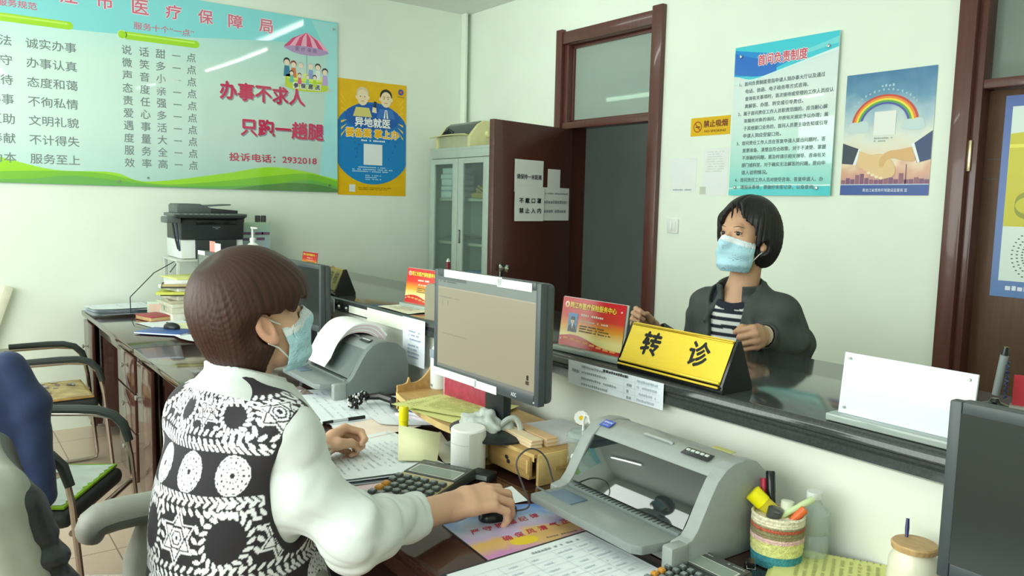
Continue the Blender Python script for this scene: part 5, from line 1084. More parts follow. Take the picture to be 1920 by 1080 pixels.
for k, (x, z) in enumerate(((-.085, .205), (.0, .205), (.045, .205), (-.085, .165), (.01, .168))): b.rect(M('carton_ink', '#7A5A7C', rough=.5, var=0), x, z, x+.055, z+.018, 0, X=T(0, .0085, 0) @ Euler((R(90), 0, 0)).to_matrix().to_4x4())
b.build('box', o)
for k, y in enumerate((-.075, .035, .075)): tag(MB().lathe(M('cap_dark', '#4A4C4E', rough=.35, var=0), [(.018, 0), (.018, .042), (.014, .045), (0, .045)], 16).build('black_cap_bottle', loc=(-5.46, 1.815+y, Z1+.2908)), ['small black pot on the carton, nearest the laser printer', 'small black pot in the middle on the carton top', 'small black pot at the right end of the carton top'][k], 'pot', 'black pots on the carton')
o = thing('pump_bottle', 'white pump bottle in front of the pale carton', 'bottle', (-4.93, 1.638, Z1), 0); MB().lathe(white, [(.035, 0), (.042, .01), (.042, .135), (.034, .165), (.016, .178), (.014, .19)], 24).build('body', o)
b = MB(); b.lathe(white, [(.018, .188), (.018, .205), (.007, .21), (.006, .262), (.012, .265), (.012, .275), (0, .276)], 16); b.tube(white, [(0, 0, .268), (.03, .02, .268)], [.007, .004], 8); b.build('pump', o)
# paper heaps
sheet('loose_sheet', 'white sheets hanging over the left end of the far desk, lower ones', [(-5.62, .775), (-5.30, .80), (-5.28, 1.10), (-5.62, 1.12)], .7712, rows=0, seed=51, m=greym)
for k in range(5): sheet('loose_sheet', ['lowest', 'second lowest', 'middle', 'second highest', 'topmost'][k]+' white sheet of the flat pile at the left end of the far desk', [(-5.63+.012*k, .775+.02*(k % 2)), (-5.31-.008*k, .81), (-5.27-.01*k, 1.11+.01*k), (-5.63, 1.13)],   .7745+.0075*k, rows=3 if k == 4 else 0, seed=52+k, m=greym if k == 1 else wsheet, grp='flat pile on the far desk')
zc = ZD+.0005
hp = [('#D4D4C8', .040, .23, .30, 'wide pale paper block lowest in the tall heap'), ('#C6C6B4', .035, .22, .29, 'grey cream paper block second lowest in the tall heap'), ('#CDCDB8', .022, .23, .30, 'thick cream book third from the bottom of the tall heap'), ('#B9B39A', .018, .22, .28, 'drab book fourth from the bottom of the tall heap'), ('#D8D9C8', .030, .22, .27, 'fat white paper block fifth from the bottom of the tall heap'), ('#3A3A34', .008, .22, .28, 'dark folder under the lime one of the tall heap'), ('#C9CB5A', .016, .23, .29, 'lime yellow folder in the middle of the tall heap'), ('#E0E2D8', .022, .22, .28, 'white paper block above the lime folder in the tall heap'), ('#4A463C', .008, .23, .29, 'dark clip folder near the top of the tall heap'), ('#B9A878', .012, .22, .28, 'tan folder near the top of the tall heap'), ('#E4E8E6', .022, .23, .28, 'white paper block close to the top of the tall heap'), ('#D9DC8A', .008, .22, .26, 'pale yellow sheet bundle topmost on the tall heap')]
for k, (c, h, w_, d_, lb) in enumerate(hp):
    tag(MB().box(M('heap_'+c.strip('#'), c, rough=.7, var=.05), (0, 0, h/2), (d_, w_, h), .0015).build('folder', X=T(-5.06+[0, .01, 0, .01, -.01, .03, .05, .02, .05, .06, .03, .0][k], 1.255+[0, .01, 0, .01, .02, -.02, -.03, .01, -.02, -.01, .0, .02][k], zc, 0, 0, [4, -3, 4, -6, 9, -16, -22, 10, -14, -18, -12, 8][k])), lb, 'folder', 'tall heap on the far desk'); zc += h+.0008
b = MB(); b.tube(black, [(-5.30, 1.00, .88), (-5.30, 1.14, 1.025), (-5.30, 1.27, 1.098)], .003, 6); b.tube(black, [(-5.24, 1.27, 1.098), (-5.24, 1.22, 1.03)], .003, 6); b.tube(black, [(-5.30, 1.27, 1.098), (-5.24, 1.27, 1.098)], .003, 6); b.tube(black, [(-5.30, 1.0, .88), (-5.30, 1.0, .776)], .003, 6)
tag(b.build('wire_rack'), 'thin black wire rack slanting over the paper heap', 'rack')
sheet('curled_sheet', 'clear grey plastic sheet leaning behind the tall heap', [(-5.31, 1.02), (-5.27, 1.02), (-5.27, 1.26), (-5.31, 1.26)], .80, rows=0, seed=61, m=greym)
o = thing('red_notebook', 'thick red notebook on the far desk in front of the heap', 'book', (-5.03, 1.075, ZD), 14)
MB().box(M('page_tan', '#C9A878', rough=.8, var=.04), (0, 0, .013), (.19, .125, .022), .001).build('pages', o); MB().box(M('cover_red', '#A8424A', rough=.5, var=.03), (0, 0, .027), (.20, .135, .006), .002).build('cover', o); MB().box(M('cover_brown', '#8A4434', rough=.5, var=.03), (0, 0, .002), (.20, .135, .003), .001).build('back_cover', o)
o = thing('small_clock', 'small pale box with a pink face behind the red notebook', 'box', (-5.17, 1.12, ZD), 60); MB().box(M('clock_green', '#BFD0BC', rough=.5, var=.02), (0, 0, .045), (.10, .03, .09), .006).build('case', o); MB().box(M('clock_pink', '#D8C0AC', rough=.5, var=.02), (0, -.0155, .045), (.075, .002, .062)).build('face', o)
sheet('loose_sheet', 'white sheet in front of the red notebook, under the mouse', [(-4.93, .95), (-4.60, 1.02), (-4.55, 1.30), (-4.95, 1.20)], .7712, rows=0, seed=71)
sheet('loose_sheet', 'pale yellow sheet beside the far mouse', [(-4.80, 1.12), (-4.50, 1.10), (-4.45, 1.36), (-4.75, 1.38)], .7735, rows=4, seed=72, m=yel2)
b = MB(); b.box(M('booklet_blue', '#3D5FA4', rough=.4, var=.05), (0, 0, .006), (.27, .17, .012), .002); b.box(wsheet, (0, -.002, .006), (.272, .168, .006)); tag(b.build('blue_booklet', X=T(-4.47, 1.02, .7760, 0, 0, 42)), 'blue booklet used as a pad under the far mouse', 'booklet')
mouse('black mouse on the blue booklet, far desk', (-4.52, 1.055, .7885), 120)
sheet('loose_sheet', 'white folded sheet with an orange corner left of the brown hair', [(-4.42, 1.02), (-4.17, 1.03), (-4.00, 1.12), (-4.25, 1.20)], .7785, rows=0, seed=73)
tag(MB().box(M('orange_print', '#DB8A3C', rough=.5, var=.05), (0, 0, .001), (.10, .05, .002)).build('orange_card', X=T(-4.33, 1.16, .7835, 0, 0, 50)), 'orange card on the folded white sheet', 'card')
b = MB(); b.box(M('slat_cream', '#D9D8C2', rough=.6, var=.03), (0, 0, .49), (.03, .05, .98), .004); tag(b.build('wooden_slat', X=T(-5.65, .075, .010, -19, 0, 0)), 'cream slat leaning by the left wall at the picture edge', 'slat')
# ================================================================== PEOPLE (signed-distance modelling, meshed as one continuous surface each)
f32 = np.float32
def A_(*v): return np.array(v, f32)
def smin(a, b, k): h = np.clip(.5+.5*(b-a)/k, 0, 1); return b*(1-h)+a*h-k*h*(1-h)
def smax(a, b, k): return -smin(-a, -b, k)
def rc(P, a, b, ra, rb):
    a = A_(*a); b = A_(*b); ba = b-a; pa = P-a; h = np.clip(pa@ba/(ba@ba), 0, 1)
    return np.linalg.norm(pa-h[:, None]*ba, axis=1)-(ra+(rb-ra)*h)
def ell(P, c, r):
    q = (P-A_(*c))/A_(*r); k0 = np.linalg.norm(q, axis=1); k1 = np.linalg.norm(q/A_(*r), axis=1)
    return k0*(k0-1)/np.maximum(k1, 1e-6)
def chain(P, pts, rs, k=.01):
    d = None
    for i in range(len(pts)-1):
        e = rc(P, pts[i], pts[i+1], rs[i], rs[i+1]); d = e if d is None else smin(d, e, k)
    return d
def to_local(P, Mx): 
    I = np.array(Mx.inverted(), f32); return P@I[:3, :3].T+I[:3, 3]
def sdf_mesh(fn, lo, hi, h, B=8):
    """naive surface nets over the blocks that touch the surface"""
    lo = np.array(lo, float); n = np.ceil((np.array(hi)-lo)/(h*B)).astype(int); 
    bi = np.stack(np.meshgrid(*[np.arange(k) for k in n], indexing='ij'), -1).reshape(-1, 3)
    cen = (lo+(bi+.5)*B*h).astype(f32); d = fn(cen); bi = bi[np.abs(d) < B*h*1.15+.012]
    g = np.stack(np.meshgrid(*[np.arange(B+1)]*3, indexing='ij'), -1).reshape(-1, 3)
    NX = n*B+2
    V = []; ID = []; Q = []
    gid = lambda c: (c[..., 0]*NX[1]+c[..., 1])*NX[2]+c[..., 2]
    for s in range(0, len(bi), 400):
        b = bi[s:s+400]; pts = (b[:, None, :]*B+g[None]); W = (lo+pts*h).astype(f32)
        D = fn(W.reshape(-1, 3)).reshape(len(b), B+1, B+1, B+1)
        S = D < 0
        acc = np.zeros((len(b), B, B, B, 3)); cnt = np.zeros((len(b), B, B, B))
        sl = (slice(0, B), slice(1, B+1))
        for ax in range(3):
            o1, o2 = [a for a in range(3) if a != ax]
            for p in range(2):
                for q in range(2):
                    i0 = [None]*3; i1 = [None]*3; i0[ax] = sl[0]; i1[ax] = sl[1]; i0[o1] = i1[o1] = sl[p]; i0[o2] = i1[o2] = sl[q]
                    a = D[(slice(None), *i0)]; c = D[(slice(None), *i1)]; m = (a < 0) != (c < 0)
                    t = np.where(m, a/np.where(m, a-c, 1), 0); off = [0, 0, 0]; off[o1] = p; off[o2] = q
                    for k in range(3): acc[..., k] += np.where(m, t if k == ax else off[k], 0)
                    cnt += m
        act = np.argwhere(cnt > 0); bb, ii = act[:, 0], act[:, 1:]
        cell = b[bb]*B+ii; V.append(lo+(cell+acc[tuple(act.T)]/cnt[tuple(act.T)][:, None])*h); ID.append(gid(cell))
        for ax in range(3):
            o1, o2 = [(1, 2), (2, 0), (0, 1)][ax]
            i0 = [slice(0, B)]*3; i1 = [slice(0, B)]*3; i1[ax] = slice(1, B+1)
            a = S[(slice(None), *i0)]; c = S[(slice(None), *i1)]; e = np.argwhere(a != c); 
            if not len(e): continue
            flip = a[tuple(e.T)]; cell = b[e[:, 0]]*B+e[:, 1:]; q = []
            for d1, d2 in ((1, 1), (0, 1), (0, 0), (1, 0)):
                cc = cell.copy(); cc[:, o1] -= d1; cc[:, o2] -= d2; q.append(gid(cc))
            q = np.stack(q, 1); q[~flip] = q[~flip][:, ::-1]; Q.append(q)
    V = np.concatenate(V); ID = np.concatenate(ID); Q = np.concatenate(Q); o = np.argsort(ID); ID = ID[o]; V = V[o]
    ix = np.searchsorted(ID, Q); ix = np.minimum(ix, len(ID)-1); ok = (ID[ix] == Q).all(1); return V, ix[ok]
def np_mesh(name, V, F, mat, parent=None, colr=None, origin=None):
    o0 = np.array(origin if origin is not None else (0, 0, 0)); me = bpy.data.meshes.new(name)
    me.vertices.add(len(V)); me.vertices.foreach_set('co', (V-o0).astype(f32).ravel()); me.loops.add(F.size); me.loops.foreach_set('vertex_index', F.ravel().astype(np.int32))
    me.polygons.add(len(F)); me.polygons.foreach_set('loop_start', np.arange(0, F.size, 4, dtype=np.int32)); me.polygons.foreach_set('loop_total', np.full(len(F), 4, np.int32))
    me.polygons.foreach_set('use_smooth', np.ones(len(F), bool)); me.update(calc_edges=True); me.validate()
    me.materials.append(mat)
    if colr is not None:
        a = me.color_attributes.new('Col', 'FLOAT_COLOR', 'POINT'); a.data.foreach_set('color', np.concatenate([colr, np.ones((len(V), 1))], 1).astype(f32).ravel())
    ob = bpy.data.objects.new(name, me); col.objects.link(ob)
    if parent is not None: ob.parent = parent
    else: ob.location = o0
    return ob
def L3(h): return np.array(lin(h))
def vnoise(P, s, seed=0):
    """cheap smooth noise from sines"""
    rg = np.random.RandomState(seed); r = np.zeros(len(P))
    for k in range(5): v = rg.normal(size=3); v /= np.linalg.norm(v); r += np.sin((P@v)*s*(.7+.25*k)+rg.uniform(0, 6.3))
    return r/5
# ---- heads
def head_sdf(p, ears=True):
    d = ell(p, (0, -.012, .045), (.073, .093, .086))
    d = smin(d, ell(p, (0, .030, -.020), (.061, .060, .084)), .03)
    d = smin(d, ell(p, (0, .040, -.070), (.045, .044, .040)), .03)
    for s in (-1, 1): d = smin(d, ell(p, (s*.037, .052, -.024), (.026, .024, .024)), .02)
    d = smin(d, rc(p, (-.028, .078, .030), (.028, .078, .030), .011, .011), .014)
    d = smin(d, rc(p, (0, .088, .018), (0, .106, -.028), .0065, .0115), .010)
    for s in (-1, 1):
        d = smax(d, -ell(p, (s*.031, .099, .010), (.015, .013, .0085)), .008)
        d = smin(d, rc(p, (s*.018, .0845, .0165), (s*.044, .0775, .0150), .0028, .0028), .004); d = smin(d, rc(p, (s*.018, .0845, .0035), (s*.043, .0775, .0045), .0026, .0026), .004)
    if ears:
        for s in (-1, 1):
            q = p.copy(); q[:, 1] -= (p[:, 2]+.0)*-.25
            e = ell(q, (s*.0785, -.012, -.004), (.0100, .0195, .033)); e = smin(e, ell(q, (s*.077, -.006, -.030), (.009, .010, .012)), .01)
            e = smax(e, -ell(q, (s*.086, -.007, .002), (.0075, .011, .020)), .004); d = smin(d, e, .006)
    return d
def mask_sdf(p):
    f = ell(p, (0, .036, -.045), (.063, .062, .080)); f = smin(f, rc(p, (0, .090, .010), (0, .109, -.030), .010, .014), .022); f = smin(f, ell(p, (0, .050, -.085), (.040, .046, .034)), .03)
    f = f+.0016*np.sin((p[:, 2]+.09)*150)*(p[:, 1] > .05)
    sh = np.abs(f-.0055)-.0014
    top = p[:, 2]-(.004-.30*np.abs(p[:, 0])); bot = -(p[:, 2]+.118); sd = (.034+.18*np.maximum(0, np.abs(p[:, 2]+.055)-.0)*-1)-p[:, 1]
    return np.maximum(np.maximum(sh, top), np.maximum(bot, sd))
def build_mask(par, HM, o0, name='face_mask'):
    V, F = sdf_mesh(lambda P: mask_sdf(to_local(P, HM))*.95, np.array(HM.translation)-.17, np.array(HM.translation)+.17, .0022)
    pl = to_local(V.astype(f32), HM); c = np.where(pl[:, 2:3] > -.004-.30*np.abs(pl[:, :1])-.010, L3('#E6F0F5'), L3('#B2DCEA')); c = c*(1-.10*(np.sin((pl[:, 2:3]+.09)*150) < -.75))
    m = np_mesh(name, V, F, VC('mask_cloth', rough=.85), par, c, o0)
    for s in (-1, 1):
        b = MB(); X = Matrix.Translation(-Vector(o0)) @ HM
        b.tube(white, [X @ Vector(v) for v in ((s*.060, .034, -.012), (s*.072, .012, .004), (s*.080, -.010, .022))], .0018, 6); b.tube(white, [X @ Vector(v) for v in ((s*.054, .036, -.090), (s*.070, .010, -.052), (s*.079, -.012, -.034))], .0018, 6); q = b.build('ear_loop', m)
    return m
# ---- hands
def hand_chains(W, y, z, side, S=1., curl=((20, 40, 25),)*4, spread=4, thumb=((-.012, .030, -.006), (-.030, .060, -.014), (-.022, .088, -.020))):
    """capsule chains in world space; y towards the knuckles, z out of the back of the hand, side +1 right hand"""
    W = Vector(W); y = Vector(y).normalized(); z = Vector(z); z = (z-y*z.dot(y)).normalized(); x = y.cross(z)
    G_ = lambda v: tuple(W+(x*v[0]*side+y*v[1]+z*v[2])*S)
    out = []; kn = [(-.027, .083, .002), (-.009, .088, .005), (.010, .084, .003), (.027, .075, -.002)]; ln = [(.040, .024, .019), (.044, .027, .020), (.041, .025, .019), (.032, .019, .017)]
    wr = [(-.016, .0, 0), (-.006, 0, .001), (.006, 0, .001), (.016, .0, 0)]
    for k in range(4):
        a = Vector(kn[k]); out.append(([G_(wr[k]), G_((Vector(wr[k])+a)/2+Vector((0, 0, .002))), G_(a)], [.0155*S, .0135*S, .0108*S], .012))
        ang = 0; sp = R((k-1.5)*spread); pts = [G_(a)]; p = a.copy()
        for j in range(3):
            ang += R(curl[k][j]); dvec = Vector((math.sin(sp)*math.cos(ang), math.cos(sp)*math.cos(ang), -math.sin(ang))); p = p+dvec*ln[k][j]; pts.append(G_(p))
        rr = [.0100, .0090, .0082, .0068] if k < 3 else [.0088, .0078, .0070, .0060]
        out.append((pts, [r*S for r in rr], .004))
    out.append(([G_((-.012, .008, -.004))]+[G_(t) for t in thumb], [.015*S, .0135*S, .0105*S, .0078*S], .006))
    return out, x
def hand_sdf(P, chs):
    palm = None
    for i, (pts, rs, k) in enumerate(chs):
        if i % 2 == 0 and i < 8: e = chain(P, pts, rs, .01); palm = e if palm is None else smin(palm, e, .014)
    palm = smin(palm, chain(P, *chs[8][:2], .006), .008)
    fs = None
    for i in (1, 3, 5, 7):
        e = chain(P, chs[i][0], chs[i][1], .003); fs = e if fs is None else smin(fs, e, .0015)
    return smin(palm, fs, .005)
def frame(o, fwd, pitch=0, roll=0):
    f = Vector(fwd).normalized(); r = Vector((f.y, -f.x, 0)).normalized(); u = r.cross(f)
    m = Matrix((r, f, u)).transposed().to_4x4(); m = m @ Euler((R(pitch), R(roll), 0)).to_matrix().to_4x4(); m.translation = Vector(o); return m
skinA = VC('skin_a', rough=.5, sss=.15); skinB = VC('skin_b', rough=.5, sss=.15)
def torso_sdf(t, depth=1.0, fem=True):
    """t: local torso coords (x right, y forward, z up; origin at the neck base)"""
    q = t.copy(); q[:, 1] = q[:, 1]+.10*np.clip(-t[:, 2]/.52, 0, 1.2)**1.2
    d = ell(q, (0, .004, -.20), (.150, .108*depth, .24)); d = smin(d, ell(q, (0, .01+.05*(depth > 1), -.44), (.172, .135*depth*depth, .18)), .06)
    d = smin(d, rc(q, (-.125, -.005, -.045), (.125, -.005, -.045), .050, .050), .05)
    d = smin(d, rc(q, (0, -.01, -.04), (0, .0, .02), .070, .060), .04)
    for s in (-1, 1): d = smin(d, ell(q, (s*.07, .085*depth, -.21), (.065, .05, .065)), .04)
    return d

# ================================================================ seated person at the desk
NA = Vector((-1.562, .492, 1.105)); TA = frame(NA, (-.34, .94, 0))
HA = frame((-1.556, .520, 1.258), (-.06, 1, 0), 13, 0) @ Matrix.Scale(.93, 4)
oA = (-1.58, .42, .0)
loc = lambda M_, v: tuple(M_ @ Vector(v))
SR = loc(TA, (.158, .005, -.050)); SL = loc(TA, (-.158, .005, -.050))
ER = (-1.345, .640, .868); WR = (-1.436, .905, .832); EL = (-1.872, .600, .868); WL = (-1.985, .835, .826)
hRA, _ = hand_chains(WR, (.10, .99, .06), (.20, -.05, .98), 1, 1.24, ((20, 42, 28), (24, 46, 30), (28, 50, 32), (30, 52, 34)), 6, ((-.026, .026, -.010), (-.040, .058, -.020), (-.036, .088, -.026)))
hLA, _ = hand_chains(WL, (-.50, .85, .10), (-.72, -.42, .50), -1, 1.2, ((52, 70, 40), (58, 74, 44), (60, 78, 46), (62, 80, 46)), 1, ((-.022, .030, -.022), (-.020, .062, -.036), (-.010, .084, -.046)))
hipL, hipR = loc(TA, (-.09, -.08, -.55)), loc(TA, (.09, -.08, -.55)); kneL, kneR = loc(TA, (-.12, .36, -.56)), loc(TA, (.12, .36, -.56)); ankL, ankR = loc(TA, (-.12, .33, -1.01)), loc(TA, (.12, .33, -1.01))
def bodyA(P):
    d = head_sdf(to_local(P, HA))*.93; d = smin(d, chain(P, [loc(HA, (0, -.026, -.035)), loc(TA, (0, -.004, .005))], [.047, .052]), .022); t = to_local(P, TA); d = smin(d, torso_sdf(t, 1.12)+.012, .03)
    for S_, E_, W_, hc in ((SR, ER, WR, hRA), (SL, EL, WL, hLA)):
        mid_ = tuple((Vector(S_)+Vector(E_))/2+Vector((-.022, -.028, -.022) if S_ is SR else (0, 0, -.02))); d = smin(d, chain(P, [S_, mid_, E_, W_], [.036, .036, .036, .0320], .02), .02); d = smin(d, hand_sdf(P, hc), .010)
    for h_, k_, a_ in ((hipL, kneL, ankL), (hipR, kneR, ankR)): d = smin(d, chain(P, [h_, k_, a_], [.075, .050, .034], .02), .03); d = smin(d, rc(P, a_, tuple(Vector(a_)+Vector((-.05, .13, -.05))), .030, .022), .02)
    return d
pA = bpy.data.objects.new('person', None); col.objects.link(pA); pA.location = oA
tag(pA, 'seated person with short brown hair in a black and white patterned vest', 'person')
V, F = sdf_mesh(bodyA, (-2.25, .10, .02), (-1.15, 1.20, 1.40), .003)
pl = to_local(V.astype(f32), HA); c = np.tile(L3('#D3A98D'), (len(V), 1)); c *= (1+.05*vnoise(V, 60, 2))[:, None]
ear = (np.abs(pl[:, 0]) > .068) & (np.abs(pl[:, 1]+.01) < .03) & (np.abs(pl[:, 2]) < .045); c[ear] = c[ear]*.6+L3('#CF8F7C')*.4
nails = (V[:, 2] < .9) & (vnoise(V, 30, 1) > .3); c[nails] *= .97
np_mesh('body', V, F, skinA, pA, c, oA)
def hairA(P):
    p = to_local(P, HA)
    d = ell(p, (0, -.010, .058), (.100, .121, .108)); d = smin(d, ell(p, (0, -.038, .0), (.086, .086, .084)), .05)
    d = smin(d, ell(p, (0, .056, .050), (.084, .066, .060)), .03)
    d = smin(d, rc(p, (0, -.040, -.045), (.0, -.026, -.118), .064, .042), .04)
    cut = np.maximum(-(p[:, 1]-.010), p[:, 2]-(.020+.40*np.maximum(0, p[:, 1]-.060)+.010*np.sin(p[:, 1]*150+2)*np.clip((p[:, 1]-.02)*30, 0, 1))); d = smax(d, -cut, .008)
    for s in (-1, 1): d = smax(d, -ell(p, (s*.139, -.030, -.012), (.061, .062, .052)), .012); d = smax(d, -ell(p, (s*.110, -.006, -.006), (.058, .025, .040)), .005)
    d = smax(d, -rc(p, (0, .036, -.05), (0, .030, -.20), .062, .070), .01)
    an = np.arctan2(p[:, 0], -p[:, 1]); d = smax(d, -(p[:, 2]+.136-.030*np.abs(np.sin(an))+.008*np.sin(an*13)+.006*np.sin(an*37)), .006)
    a = np.arctan2(p[:, 0], p[:, 1]+.065); wv_ = .9*vnoise(p, 13, 3)+.3*vnoise(p, 28, 4)
    g = .6*np.sin(a*31+4*p[:, 2]+wv_)+.8*np.sin(a*83+3+2*wv_)+.8*np.sin(a*151+1+3*wv_)
    fall = np.clip((.150-p[:, 2])/.08, 0, 1)
    whorl = .006*np.exp(-((p[:, 0]-.0)**2+(p[:, 1]+.065)**2)/(2*.014**2))*(p[:, 2] > .08)
    return (d+.00050*g*fall+.0045*vnoise(p, 16, 9)+whorl)*.93
V, F = sdf_mesh(hairA, np.array(HA.translation)-.24, np.array(HA.translation)+.24, .0026)
p = to_local(V.astype(f32), HA); a = np.arctan2(p[:, 0], p[:, 1]+.065)+.06*vnoise(p, 13, 3); st = .5+.5*np.sin(a*57+14*p[:, 2]+2*np.sin(a*9)); st2 = .5+.5*np.sin(a*151+2*np.sin(a*31)+20*p[:, 2])
c = L3('#3C2116')*(.50+.46*st+.25*st2)[:, None]
cr = np.exp(-((p[:, 0])**2+(p[:, 1]+.065)**2+(p[:, 2]-.135)**2)/(2*.028**2)); c = c*(1-.6*cr[:, None])+L3('#1E1C1B')*(.6*cr[:, None])
np_mesh('hair', V, F, VC('hair_brown', rough=.50, spec=.4), pA, c, oA)
build_mask(pA, HA, oA)
# white shirt: torso, collar and full sleeves
def wr_(P, s=1., seed=3): return .0022*vnoise(P, 55*s, seed)+.0016*vnoise(P, 110*s, seed+1)
CR = tuple(Vector(ER).lerp(Vector(WR), .62)); CL = tuple(Vector(EL).lerp(Vector(WL), .58))
def sleeve(P, S_, E_, C__, W_, rs, seed, mo=(0, 0, -.024)):
    d = chain(P, [S_, tuple((Vector(S_)+Vector(E_))/2+Vector(mo)), E_, C__], rs, .04)
    ax = Vector(C__)-Vector(E_); ax.normalize(); t = (P-A_(*E_))@A_(*ax); L = (Vector(C__)-Vector(E_)).length
    e = Vector(E_)-Vector(S_); u = (P-A_(*S_))@A_(*e.normalized())
    w_ = np.cross(np.array(ax), np.array(e.normalized())); w_ = w_/np.linalg.norm(w_)*.75+np.array((0, 0, .65)); w_ = (w_/np.linalg.norm(w_)).astype(f32); PW = P-np.outer(P@w_, w_)*.72
    fold = .0045*np.sin(t*62+3*vnoise(P, 25, seed))*np.exp(-((t-.03)/.09)**2)+.004*np.sin(u*48+4*vnoise(P, 22, seed+4))*np.exp(-((u-e.length)/.10)**2)+.0022*vnoise(P, 40, seed+2)+.0016*vnoise(P, 95, seed+3)+.0040*np.exp(-(vnoise(PW, 26, seed+7)/.13)**2)+.0028*np.exp(-(vnoise(PW, 47, seed+8)/.14)**2)
    d = d+fold; d = smax(d, t-L, .004); return smax(d, -np.maximum(rc(P, tuple(Vector(C__)-ax*.03), W_, rs[-1]-.008, rs[-1]-.008), -(t-L+.03)), .002)
def shirtA(P):
    t = to_local(P, TA); d = torso_sdf(t, 1.12)-.011+wr_(P); d = smax(d, t[:, 2]-.015, .01)
    q = t-A_(0, .018, .022); r = np.sqrt((q[:, 0]/1.0)**2+(q[:, 1]*1.0)**2)
    collar = np.maximum(np.abs(r-(.068+.20*np.maximum(0, -q[:, 2])))-.0055, np.abs(q[:, 2]-.002+.35*q[:, 1])-.030); d = smin(d, collar, .01)
    fold_ = np.maximum(np.abs(r-(.078+.80*np.maximum(0, .022-q[:, 2]-.25*q[:, 1])))-.0045, np.abs(q[:, 2]+.004+.42*q[:, 1])-.031); d = smin(d, fold_, .008)
    d = smin(d, sleeve(P, SR, ER, CR, WR, [.050, .057, .066, .047], 5, (-.022, -.028, -.022)), .03); d = smin(d, sleeve(P, SL, EL, CL, WL, [.054, .062, .060, .042], 9), .03)
    return smax(d, -(t[:, 2]+.50), .01)
V, F = sdf_mesh(shirtA, (-2.15, .10, .50), (-1.20, .98, 1.22), .0034)
np_mesh('shirt', V, F, M('shirt_white', '#CFD6D4', rough=.75, var=.015, scale=30, sheen=.2), pA, None, oA)
